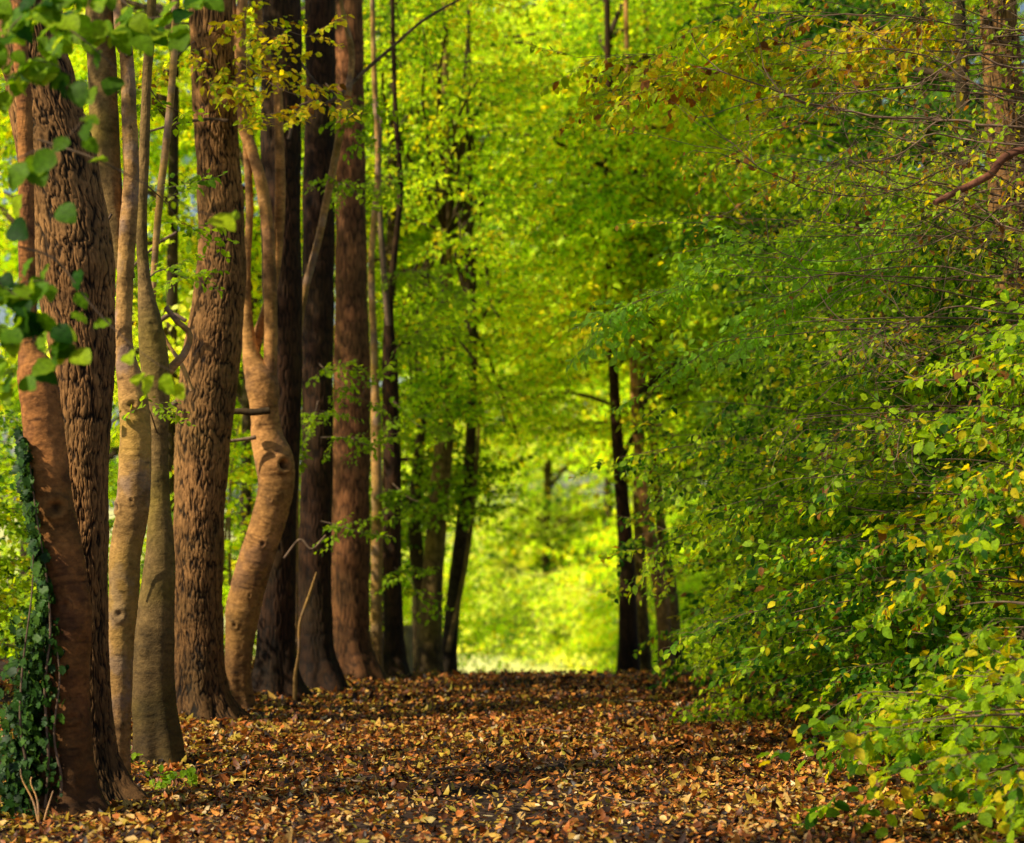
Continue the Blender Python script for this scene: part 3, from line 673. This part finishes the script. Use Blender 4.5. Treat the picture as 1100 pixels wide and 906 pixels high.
plain_tree('beech_tree', 'orange-brown trunk leaning left in the far group right of the clearing', 'tree', 'far trunks right of the clearing',
    [(716, 728, 16), (712, 660, 15), (703, 600, 14), (692, 540, 12), (684, 460, 10), (680, 380, 8)], 25, M_tan, 'rough', 9, clump_field(16, 640, 800, 150, 470, 26, 29, .5, .9), SP_bg, lm, 16, 108, leafmat=M_far)
plain_tree('beech_tree', 'pale mossy trunk nearest the hedge in the far group', 'tree', 'far trunks right of the clearing',
    [(727, 728, 14), (722, 640, 12), (712, 580, 11), (706, 520, 10), (700, 400, 8)], 26.2, M_mossy, 'rough', 9, clump_field(16, 700, 840, 200, 520, 25, 28, .5, .9), SP_bg, lm, 16, 109, leafmat=M_far)

# ================================================================== LEFT WOOD BEHIND THE ROW
LG = 'trees in the wood behind the left row'
lw = [((28, 700, 16), 22, (-60, 90), (-60, 330), lm, 'pale leaved tree showing between the two leftmost trunks'),
      ((180, 700, 14), 21, (110, 215), (-60, 420), yl, 'yellow leaved tree glowing between the pale beech and the tall oak'),
      ((262, 720, 12), 24, (225, 330), (-60, 440), lm, 'light green tree behind the crooked beech'),
      ((100, 700, 12), 27, (-20, 210), (60, 520), mg, 'mid green tree deep in the wood on the left'),
      ((330, 720, 14), 27, (270, 400), (-60, 600), dk, 'dark green tree behind the paired dark trunks'),
      ((415, 725, 12), 26, (385, 470), (-60, 560), mg, 'green tree behind the slim trunks at the end of the row')]
for i, (b, Z, ur, vr, pal, lab) in enumerate(lw):
    plain_tree('beech_tree', lab, 'tree', LG, [(b[0], b[1], b[2]), (b[0] + 4, 400, b[2] * .9), (b[0] + 8, 0, b[2] * .7)], Z, M_darkwood, 'rough', 9,
               clump_field(20, ur[0], ur[1], max(vr[0], 0), vr[1], Z - 1, Z + 2.5, .6, 1.0), SP_bg if Z > 23 else SP_mid, pal, 17, 120 + i)
lb = [(-4.3, 16.5, 1.9, .9, hg_l, 'bright green bush at the left edge behind the ivy'),
      (-3.9, 19.5, 1.7, .9, mg, 'low bush in the gap left of the tall oak'),
      (-2.75, 21.3, 2.3, .8, lm, 'leafy bush between the crooked beech and the dark trunks'),
      (-1.9, 22.4, 2.6, .6, hg_l, 'green bush between the brown trunk and the leaning pair')]
for (x, y, h, r, pal, lab) in lb:
    shrub('hazel_shrub', lab, 'shrub', 'bushes under the left row', x, y, h, r, 46, pal, SP_mid, (.4, -1), 4, .1, 8)

# ================================================================== FAR TREES ROUND THE CLEARING
FG = 'sunlit trees round the clearing'
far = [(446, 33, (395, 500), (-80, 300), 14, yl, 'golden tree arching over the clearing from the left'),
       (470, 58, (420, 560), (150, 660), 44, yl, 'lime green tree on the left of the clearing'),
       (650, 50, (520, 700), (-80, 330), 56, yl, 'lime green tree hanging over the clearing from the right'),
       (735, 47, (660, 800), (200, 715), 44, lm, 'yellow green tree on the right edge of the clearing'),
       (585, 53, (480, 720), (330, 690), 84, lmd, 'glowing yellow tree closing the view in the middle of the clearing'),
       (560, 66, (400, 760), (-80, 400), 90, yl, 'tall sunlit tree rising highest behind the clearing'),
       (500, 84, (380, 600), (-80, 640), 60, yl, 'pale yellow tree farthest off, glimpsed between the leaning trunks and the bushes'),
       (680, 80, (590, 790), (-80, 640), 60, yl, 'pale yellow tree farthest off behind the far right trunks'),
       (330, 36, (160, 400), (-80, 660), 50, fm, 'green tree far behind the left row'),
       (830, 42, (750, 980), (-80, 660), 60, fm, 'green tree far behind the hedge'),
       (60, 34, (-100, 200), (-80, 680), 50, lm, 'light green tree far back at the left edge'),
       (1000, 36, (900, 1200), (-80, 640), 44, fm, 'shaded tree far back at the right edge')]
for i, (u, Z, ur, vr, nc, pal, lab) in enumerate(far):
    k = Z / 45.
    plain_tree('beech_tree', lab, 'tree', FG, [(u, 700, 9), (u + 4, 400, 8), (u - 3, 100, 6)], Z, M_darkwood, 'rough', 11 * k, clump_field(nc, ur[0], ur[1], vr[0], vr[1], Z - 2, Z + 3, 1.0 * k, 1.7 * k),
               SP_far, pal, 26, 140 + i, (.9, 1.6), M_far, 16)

for i, (u, Z, h, r, pal, lab) in enumerate([(455, 40, 1.9, 1.2, lm, 'low lime bush left of the bright gap at the end of the path'), (585, 49, 1.9, 1.6, lmd, 'low yellow bush in the middle of the clearing'), (640, 46, 1.7, 1.5, lmd, 'low golden bush just left of the far right trunks'),
        (705, 43, 1.9, 1.5, lm, 'low bush seen between the far right trunks'), (765, 40, 2.2, 1.6, fm, 'low green bush right of the far right trunks')]):
    shrub('bush', lab, 'bush', 'low bushes in the clearing', (u - 550) * Z / F, Z, h, r, 44, pal, SP_far, (-1, -1), 4, .1, 5, sc=(.8, 1.3), mat=M_far)

# ================================================================== LEAFY AND BARE BRANCHES
def sprays_along(ml, mt, pts, per_m, sprays, colfn, sc=(.7, 1.1), start=.15, hang=-.15, tube_r=.006):
    pts = spline(pts, 22); n = len(pts); tube(mt, pts, np.linspace(tube_r, .0018, n), 5, [.8, .4, .5], cap=False)
    L = np.linalg.norm(np.diff(pts, axis=0), axis=1).sum(); m = max(3, int(L * per_m))
    fr = np.append(rng.uniform(start, .98, m - 1), 1.); pos = np.stack([np.interp(fr * (n - 1), np.arange(n), pts[:, c]) for c in range(3)], 1)
    d = pts[-1] - pts[0]; yaw = math.atan2(d[1], d[0]); sg = rng.choice([-1, 1], m) * rng.uniform(.3, 1.3, m); sg[-1] = 0
    place_sprays(ml, mt, sprays, pos, yaw + sg, rng.normal(hang, .25, m), rng.normal(0, .4, m), rng.uniform(*sc, m), colfn)

def leafy_part(root, lines, Z, per_m, sprays, colfn, sc=(.7, 1.1), hang=-.15, start=.15, r=.006, leafmat=None):
    ml, mt = MB(), MB()
    for ln in lines:
        pts = [P(p[0], p[1], p[2] if len(p) > 2 else Z) for p in ln]; sprays_along(ml, mt, pts, per_m, sprays, colfn, sc, start, hang, r)
    ml.build('foliage', leafmat or M_leaf, root); mt.build('twigs', M_twig, root)

gold = palette([LIGHT, LIME, YEL, YEL], seed=60, gain=.95, brown=.05)
fresh = palette([GREEN, LIGHT, LIGHT, LIME], seed=61)
leafy_part(T5, [[(240, 60, 16.2), (262, 70, 15.8), (300, 95, 15.5), (345, 110, 15.4)], [(240, 20, 16.2), (280, 25, 15.7), (330, 40, 15.5)], [(245, 100, 16.1), (230, 95, 15.6), (215, 80, 15.5)], [(240, 90, 16.2), (270, 118, 15.7), (300, 135, 15.5)], [(215, 40, 16), (190, 60, 15.6), (165, 85, 15.5)]], 15.5, 9, SP_mid, gold, (.55, .9))
leafy_part(T8, [[(342, 390, 18.7), (362, 410, 18.1), (392, 430, 17.9)], [(342, 430, 18.7), (335, 455, 18.2), (325, 480, 18)], [(345, 470, 18.6), (372, 470, 18.1), (395, 478, 18)], [(345, 560, 18.6), (365, 565, 18.2), (385, 572, 18.1)], [(350, 90, 18.6), (385, 130, 18), (400, 160, 17.9)], [(350, 200, 18.6), (375, 200, 18), (395, 230, 17.9)]], 18, 9, SP_mid, fresh, (.5, .85))
leafy_part(T11, [[(422, 430, 21.4), (440, 450, 20.8), (462, 465, 20.6)], [(422, 520, 21.4), (440, 535, 20.9), (455, 540, 20.7)], [(422, 300, 21.4), (440, 290, 20.8), (470, 300, 20.5)], [(422, 200, 21.4), (410, 190, 20.8), (392, 200, 20.5)], [(424, 610, 21.4), (438, 620, 20.9), (446, 635, 20.8)], [(422, 380, 21.4), (440, 360, 20.8), (480, 350, 20.5)]], 21, 9, SP_mid, fresh, (.6, .95))
leafy_part(T4, [[(158, 300, 13.5), (175, 290, 13.9), (200, 300, 14.2)], [(158, 200, 13.5), (175, 215, 13.9), (195, 240, 14.1)], [(158, 90, 13.5), (172, 110, 13.9), (192, 120, 14.1)], [(170, 470, 13.5), (160, 440, 13.2), (150, 430, 13)]], 14, 9, SP_mid, fresh, (.5, .8))
limb(T8, [(350, 112, 5), (368, 100, 4), (390, 78, 4), (420, 52, 3.5), (455, 22, 3), (500, -4, 2.5)], 17.9, M_twig, 8)
limb(T8, [(348, 100, 4), (330, 78, 3), (318, 60, 3), (312, 70, 2.5), (300, 58, 2)], 17.6, M_twig, 8)
limb(T7, [(310, 150, 4), (318, 120, 3), (326, 112, 3), (345, 108, 2)], 17.2, M_twig, 8)

# crowns of the leaning pair
def add_crown(root, clumps, sprays, colfn, per, start, scale=(.7, 1.1)):
    ml, mt, mlb = MB(), MB(), MB()
    crown_clumps(ml, mt, lambda c: np.array(start), clumps, sprays, colfn, per, .03, scale, mlb)
    ml.build('crown', M_far, root); mt.build('twigs', M_darkwood, root); mlb.build('limbs', M_darkwood, root)
add_crown(T12, clump_field(14, 430, 550, -20, 430, 24, 27, .45, .75) + clump_field(14, 425, 520, -40, 440, 22.6, 24, .35, .6), SP_bg, lm, 15, P(480, 250, 25))
add_crown(T13, clump_field(12, 440, 570, 40, 460, 26, 29, .45, .8), SP_bg, yl, 15, P(506, 350, 25.6))

# the tree beyond the right edge whose bare and leafy boughs reach in
def bough_tree():
    bx, by = 4.3, 12.7; gz = float(ground_z(bx, by))
    root, cc, rr = mktree('hornbeam_tree', 'hornbeam whose bare grey twigs and yellow leaf sprays reach in from the upper right edge', 'tree', RG, (bx, by, gz),
                          [(bx, by, gz - .2, .11), (bx, by, 1.5, .10), (bx - .1, by, 3.2, .085), (bx - .1, by + .1, 5.2, .06), (bx, by, 7.5, .03)], 40, M_oak, 'rough', (), .25, 5)
    mt = MB()
    def bare(rows, Z, r0, nside=11, depth=1, taper=.25):
        a = P(rows[0][0], rows[0][1], Z); st = cc[np.argmin(np.abs(cc[:, 2] - a[2]))]
        pts = [st] + [P(p[0], p[1], Z + rng.normal(0, .08)) for p in rows]
        pts = spline(pts, 40); pts[8:] += np.cumsum(rng.normal(0, .006, (32, 3)), 0); tube(mt, pts, np.linspace(r0 * 1.3, r0 * 1.3 * taper, 40), 5, [rng.uniform(.5, 1.1), .4, .5])
        for _ in range(nside):
            k = rng.integers(12, 37); d = pts[k + 2] - pts[k]; d /= np.linalg.norm(d); L = rng.uniform(.15, .7)
            q = [pts[k]]; ang = rng.choice([-1, 1]) * rng.uniform(.3, .9); dd = d * math.cos(ang) + np.array([0, rng.uniform(-.5, .5), 1]) * math.sin(ang) * .7
            for i in range(6):
                dd = dd + rng.normal(0, .22, 3); dd /= np.linalg.norm(dd); q.append(q[-1] + dd * L / 6)
            tube(mt, spline(q, 12), np.linspace(r0 * .45, .001, 12), 4, [rng.uniform(.6, 1.2), .4, .5])
            for _ in range(2):
                j = rng.integers(1, 5); e = q[j + 1] - q[j] + rng.normal(0, .05, 3); tube(mt, [q[j], q[j] + e * 1.5, q[j] + e * 2.5 + [0, 0, rng.normal(0, .03)]], [.0022, .0016, .001], 3, [.9, .4, .5])
    bare([(1110, 138), (1020, 130), (950, 122), (880, 110), (830, 92), (780, 75), (755, 68)], 12.6, .010)
    bare([(1110, 155), (1040, 146), (1010, 143), (975, 168), (925, 177), (890, 195), (866, 215)], 12.4, .008)
    bare([(1100, 205), (1050, 212), (1000, 240), (950, 250), (870, 245), (760, 236)], 12.8, .006)
    bare([(1110, 215), (1050, 245), (1000, 270), (960, 280), (900, 290), (800, 286)], 12.3, .006)
    bare([(1110, 35), (1040, 30), (960, 18), (880, 14), (800, 12)], 12.9, .007)
    bare([(1110, 75), (1040, 60), (980, 90), (900, 100), (820, 103), (745, 122)], 12.6, .007)
    bare([(1100, 330), (1040, 322), (980, 338), (920, 335), (865, 332)], 12.2, .007)
    bare([(1110, 372), (1060, 360), (1010, 380), (940, 400), (860, 420)], 12.3, .006)
    bare([(1100, 425), (1050, 412), (1000, 405), (940, 410)], 12.1, .008)
    bare([(1110, 438), (1060, 450), (1000, 464), (930, 458), (870, 455)], 12.0, .007)
    bare([(1110, 560), (1060, 540), (1020, 528), (960, 520), (890, 500)], 11.9, .006)
    bare([(1110, 290), (1060, 300), (1000, 292), (930, 300), (850, 310), (780, 300)], 12.5, .006)
    bare([(1110, 250), (1060, 230), (1010, 200), (960, 195), (900, 160), (860, 150)], 12.7, .006)
    bare([(1110, 110), (1060, 95), (1000, 60), (940, 48), (880, 52), (820, 30)], 12.4, .006)
    bare([(1110, 180), (1030, 172), (940, 205), (860, 200), (780, 170), (730, 160)], 12.6, .006)
    mt.build('twigs', M_twig, root)
    b = MB(); pts = [cc[np.argmin(np.abs(cc[:, 2] - 3.7))], P(1110, 160, 12.3), P(1060, 190, 12.2), P(1004, 218, 12.1)]
    trunk_mesh(b, np.array(pts), np.array([.03, .024, .021, .017]), 18, 'smooth', (), 0, None, 9, .01); b.build('branch', M_redtwig, root)
    yg = palette([LIGHT, LIME, YEL, GOLD], seed=66, gain=.9, brown=.12); mint = palette([LIGHT, np.array([.30, .56, .05]), np.array([.42, .68, .09])], seed=67)
    ml, mt2 = MB(), MB()
    def leafy(rows, Z, per, sp, pal, sc=(.55, .95), r=.005):
        a = P(rows[0][0], rows[0][1], Z); st = cc[np.argmin(np.abs(cc[:, 2] - a[2]))]
        sprays_along(ml, mt2, [st] + [P(p[0], p[1], Z) for p in rows], per, sp, pal, sc, .45, -.15, r)
    leafy([(1110, 20), (960, 20), (860, 12), (780, 20), (745, 30)], 13.2, 9, SP_mid, yg)
    leafy([(1110, 60), (900, 40), (800, 60), (720, 90), (650, 110)], 13.4, 9, SP_mid, yg)
    leafy([(1110, 30), (900, 70), (800, 95), (720, 60), (620, 62)], 13.6, 7, SP_mid, yg)
    leafy([(1110, 160), (950, 170), (850, 190), (770, 235), (730, 240)], 13.1, 5, SP_sparse, yg)
    leafy([(1110, 100), (950, 90), (850, 130), (780, 160), (720, 150)], 13.1, 6, SP_sparse, yg)
    leafy([(1110, 250), (960, 250), (860, 285), (760, 300), (700, 318), (652, 340)], 14.6, 8, SP_mid, mint, (.6, 1.0))
    leafy([(1110, 260), (960, 290), (860, 330), (770, 370), (700, 420)], 14.6, 8, SP_mid, mint, (.6, 1.0))
    leafy([(1110, 270), (960, 250), (860, 260), (780, 260)], 14.2, 8, SP_mid, mint, (.6, 1.0))
    ml.build('foliage', M_leaf, root); mt2.build('branchlets', M_twig, root)
bough_tree()

# hazel reaching in at the upper left, close to the viewer
def loose_leaves(ml, pts, spacing, L, W, colfn, spread=.03, level=2, lobed=False, hang=.7):
    pts = spline(pts, 30); seg = np.linalg.norm(np.diff(pts, axis=0), axis=1); cum = np.concatenate([[0], np.cumsum(seg)]); s = spacing * .5; k = 0
    while s <= cum[-1]:
        p = np.array([np.interp(s, cum, pts[:, c]) for c in range(3)]) + rng.normal(0, spread, 3); sc = rng.uniform(.65, 1.1)
        v, t = leaf_geo(L * sc, W * sc, level, rng.uniform(.05, .3), rng.uniform(0, .4), lobed)
        n = SUNWARD / np.linalg.norm(SUNWARD) * .5 + np.array([0, -.5, .3]) + rng.normal(0, .38, 3); n /= np.linalg.norm(n)
        x = np.array([rng.choice([-1, 1]) * rng.uniform(.1, .9), rng.uniform(-.3, .2), -hang]); x -= n * (x @ n); x /= np.linalg.norm(x)
        A = np.column_stack([x, np.cross(n, x), n]); ml.add(v @ A.T + p - [0, 0, .01], tri=t, col=colfn(p[None])[0]); s += spacing * rng.uniform(.6, 1.4); k += 1
def hazel():
    bx, by = -3.0, 8.9; gz = float(ground_z(bx, by))
    root = thing('hazel_shrub', (bx, by, gz), 'hazel with big fresh green toothed leaves hanging in at the upper left edge', 'shrub')
    st = spline([(bx, by, gz - .1), (bx + .1, by, 1.2), (bx, by - .1, 2.4), (bx + .2, by, 4.2)], 30)
    b = MB(); tube(b, st, np.linspace(.03, .012, 30), 10, [.8, .4, .5]); b.build('stem', M_twig, root)
    ml, mt = MB(), MB(); hz = palette([DEEP, GREEN, LIGHT, LIME], seed=70, spread=.35, gain=.9)
    lines = [([(-30, -10), (40, 12), (95, 25), (150, 30), (190, 35)], 8.9, .018), ([(-30, 35), (20, 60), (60, 70), (95, 95)], 8.6, .02), ([(-30, 80), (10, 85), (50, 45), (80, 10)], 8.8, .02),
             ([(-30, 190), (0, 180), (30, 165), (70, 150), (95, 120)], 8.4, .04), ([(-30, 60), (20, 20), (60, -5), (110, -15)], 8.5, .018), ([(-30, 300), (5, 310), (40, 335), (70, 365), (82, 380)], 8.5, .02), ([(-30, 340), (0, 350), (20, 390), (10, 410)], 8.3, .02),
             ([(-30, 280), (15, 305), (45, 300), (62, 312)], 8.6, .025), ([(20, 265), (60, 280), (100, 330), (135, 365), (170, 392), (190, 400)], 8.8, .12), ([(40, 150), (100, 170), (160, 200), (215, 228), (240, 232)], 9.0, .5),
             ([(60, 20), (110, 60), (140, 90)], 8.7, .06), ([(130, 0), (160, 20), (200, 5), (225, -20)], 9.3, .03)]
    for rows, Z, sp in lines:
        pts = [P(u, v, Z) for u, v in rows]
        if rows[0][0] < 0: pts = [st[np.argmin(np.abs(st[:, 2] - pts[0][2]))]] + pts
        tube(mt, spline(pts, 24), np.linspace(.005, .0015, 24), 5, [.7, .4, .5]); loose_leaves(ml, pts[1:] if rows[0][0] < 0 else pts, sp, .108, .09, hz, .022)
    for c in ((20, 340), (45, 350), (60, 385), (30, 395), (10, 325), (70, 330), (25, 205), (60, 215), (12, 235), (20, 20), (60, 30), (90, 8), (45, 60), (10, 95), (115, 20), (150, 402), (186, 405), (176, 398), (225, 232), (140, 37), (85, 285), (95, 92), (50, 165)): loose_leaves(ml, [P(c[0] - 4, c[1], 8.8), P(c[0] + 5, c[1] + 3, 8.8)], .04, .115, .10, hz, .006)
    ml.build('foliage', M_leaf, root); mt.build('twigs', M_twig, root)
hazel()

# ivy climbing the first beech
def ivy():
    b = P(38, 884, 11.25); gz = float(ground_z(b[0], b[1])); root = thing('ivy', (b[0], b[1], gz), 'dark glossy ivy smothering the left side of the nearest brown beech', 'ivy')
    ml = MB(); ed = [(900, 40), (800, 42), (700, 46), (640, 50), (600, 43), (540, 32), (500, 26), (440, 20)]; ed = sorted(ed)
    n = 4600; dk_ = palette([np.array([.010, .030, .004]), np.array([.02, .065, .006]), np.array([.07, .15, .015])], seed=80, spread=.3)
    for _ in range(n):
        v = 905 - 430 * rng.random() ** 2.6 - abs(rng.normal(0, 12)); u0 = np.interp(v, [e[0] for e in ed], [e[1] for e in ed]); thick = np.interp(v, [480, 600, 680, 780, 900], [1., 2.5, 9, 20, 27])
        u = u0 - abs(rng.normal(0, 1)) * thick * .62 + rng.normal(2, 3 if v < 660 else 13); Z = 11.3 + rng.normal(-.05, .09)
        p = P(u, v, Z); nn = np.array([-.7, -.7, .25]) + rng.normal(0, .35, 3); nn /= np.linalg.norm(nn)
        x = np.array([rng.normal(0, .5), rng.normal(0, .3), -1]); x -= nn * (x @ nn); x /= np.linalg.norm(x)
        sc = rng.uniform(.5, 1.4); vv, t = leaf_geo(.042 * sc, .042 * sc, 2, .12, .2, True); A = np.column_stack([x, np.cross(nn, x), nn]); ml.add(vv @ A.T + p, tri=t, col=dk_(p[None])[0])
    ml.build('foliage', M_ivy, root)
    for k, rows in enumerate([[(46, 890), (52, 820), (48, 740), (54, 680), (50, 620), (40, 560), (32, 500)], [(60, 885), (66, 840), (58, 790), (64, 730), (60, 690)], [(36, 890), (30, 830), (22, 780), (24, 720), (34, 640), (36, 590)]]):
        m = MB(); tube(m, spline([P(u, v, 11.12) for u, v in rows], 40), np.linspace(.009, .003, 40), 6, [.7, .4, .5]); m.build('stem', M_twig, root)
    for rows in [[(43, 893), (36, 862), (24, 838), (22, 826)], [(45, 893), (50, 872), (57, 850)], [(42, 890), (40, 860), (33, 842), (34, 835)]]:
        m = MB(); tube(m, spline([P(u, v, 10.9) for u, v in rows], 16), np.linspace(.006, .003, 16), 6, [1.3, .3, .9]); m.build('dead_shoot', M_beech, root)
ivy()

def seedling(u, v, lab):
    Z = F * H / (v - HV); x = (u - 550) * Z / F; gz = float(ground_z(x, Z)); root = thing('seedling', (x, Z, gz), lab, 'seedling', 'seedlings at the feet of the left row')
    ml, mt = MB(), MB()
    for k in range(5):
        a = rng.uniform(0, 6.28); r = rng.uniform(.04, .12); h = rng.uniform(.05, .16); q = spline([(x, Z, gz - .01), (x + r * .4 * math.cos(a), Z + r * .4 * math.sin(a), gz + h * .7), (x + r * math.cos(a), Z + r * math.sin(a), gz + h)], 8)
        tube(mt, q, np.linspace(.0025, .0012, 8), 4, [.8, .5, .5]); loose_leaves(ml, q[3:], .03, .06, .045, fresh, .012, 2)
    ml.build('foliage', M_leaf, root); mt.build('stems', M_twig, root)
for u, v, lab in [(150, 826, 'little green seedling between the pale beech and the mossy beech'), (205, 846, 'low dark green seedling on the litter right of the mossy beech foot'), (168, 850, 'small seedling nearest the viewer in front of the mossy beech'), (100, 745, 'sprig of green leaves growing up beside the furrowed oak')]: seedling(u, v, lab)
for k in range(9):
    x, y = [(-.9, 12.4), (.6, 11.6), (1.2, 13.2), (-1.3, 14.6), (.2, 15.2), (-.3, 13.1), (1.5, 15.8), (-1.7, 12.9), (.9, 17.3)][k]; a = rng.uniform(0, 3.14); L = rng.uniform(.25, .5)
    m = MB(); q = [(x + (f - .5) * L * math.cos(a) + rng.normal(0, .012), y + (f - .5) * L * math.sin(a) + rng.normal(0, .012), float(ground_z(x, y)) + .045 + rng.normal(0, .006)) for f in np.linspace(0, 1, 6)]
    tube(m, spline(q, 18), np.linspace(.006, .002, 18), 6, [.8, .3, .5]); tube(m, [q[2], np.array(q[2]) + [.06, .05, .02], np.array(q[2]) + [.12, .06, .015]], [.003, .002, .001], 4, [.8, .3, .5])
    o = m.build('fallen_twig', M_twig); o['label'] = 'thin brown broken twig lying on the leaf litter of the path'; o['category'] = 'twig'; o['group'] = 'fallen twigs on the path'
for (rows, Z, T) in [([(200, 345, 5), (185, 338, 5), (172, 345, 5), (160, 360, 4)], 15.7, T5), ([(245, 130, 4), (225, 128, 3.5), (190, 133, 3), (165, 140, 2.5), (130, 150, 2)], 15.6, T5), ([(120, 230, 3), (105, 255, 2.5), (85, 280, 2.5), (60, 300, 2)], 12.6, T3),
        ([(305, 600, 3), (322, 580, 2.5), (335, 590, 2), (350, 575, 2)], 17.2, T7), ([(190, 432, 7), (180, 440, 5), (172, 452, 3)], 15.8, T5), ([(190, 250, 4), (170, 262, 3), (140, 290, 2.5), (112, 330, 2)], 15.7, T5), ([(160, 500, 4), (150, 520, 3), (140, 560, 2.5), (118, 610, 2)], 13.3, T4)]:
    limb(T, rows, Z, M_twig, 8)

# ================================================================== WORLD, SUN, CAMERA
sc = bpy.context.scene
w = bpy.data.worlds.new('World'); sc.world = w; w.use_nodes = True
nt = w.node_tree; bg = nt.nodes['Background']; sky = nt.nodes.new('ShaderNodeTexSky'); sky.sky_type = 'NISHITA'; sky.sun_disc = False
D = Vector((.64, .32, -.66)).normalized()          # the way the light travels
el = math.asin(-D.z); az = math.atan2(-D.x, -D.y)  # towards the sun, from +Y
sky.sun_elevation = el; sky.sun_rotation = az
nt.links.new(sky.outputs[0], bg.inputs[0]); bg.inputs[1].default_value = .10
sl = bpy.data.lights.new('sun', 'SUN'); sl.energy = 5.0; sl.angle = R(.53); sl.color = (1, .90, .66)
so = bpy.data.objects.new('sun', sl); C.objects.link(so); so.rotation_euler = D.to_track_quat('-Z', 'Y').to_euler(); so.location = (-20, -8, 30)

cam = bpy.data.cameras.new('camera'); co = bpy.data.objects.new('camera', cam); C.objects.link(co)
co.location = (0, 0, H); co.rotation_euler = (R(90), 0, 0); cam.sensor_width = 36; cam.lens = 36 * F / 1100; cam.shift_y = (HV - 453) / 1100
cam.clip_end = 2000; cam.dof.use_dof = True; cam.dof.focus_distance = 12.8; cam.dof.aperture_fstop = 1.9
sc.camera = co
sc.view_settings.view_transform = 'Standard'; sc.view_settings.look = 'None'; sc.view_settings.exposure = 0; sc.view_settings.gamma = 1
sc.render.engine = 'CYCLES'; cy = sc.cycles
cy.max_bounces = 8; cy.diffuse_bounces = 5; cy.glossy_bounces = 2; cy.transmission_bounces = 5; cy.transparent_max_bounces = 4
cy.use_denoising = True; cy.sample_clamp_indirect = 4
try: cy.denoiser = 'OPENIMAGEDENOISE'
except Exception: pass
for o in bpy.data.objects:
    if '_o' in o: del o['_o']
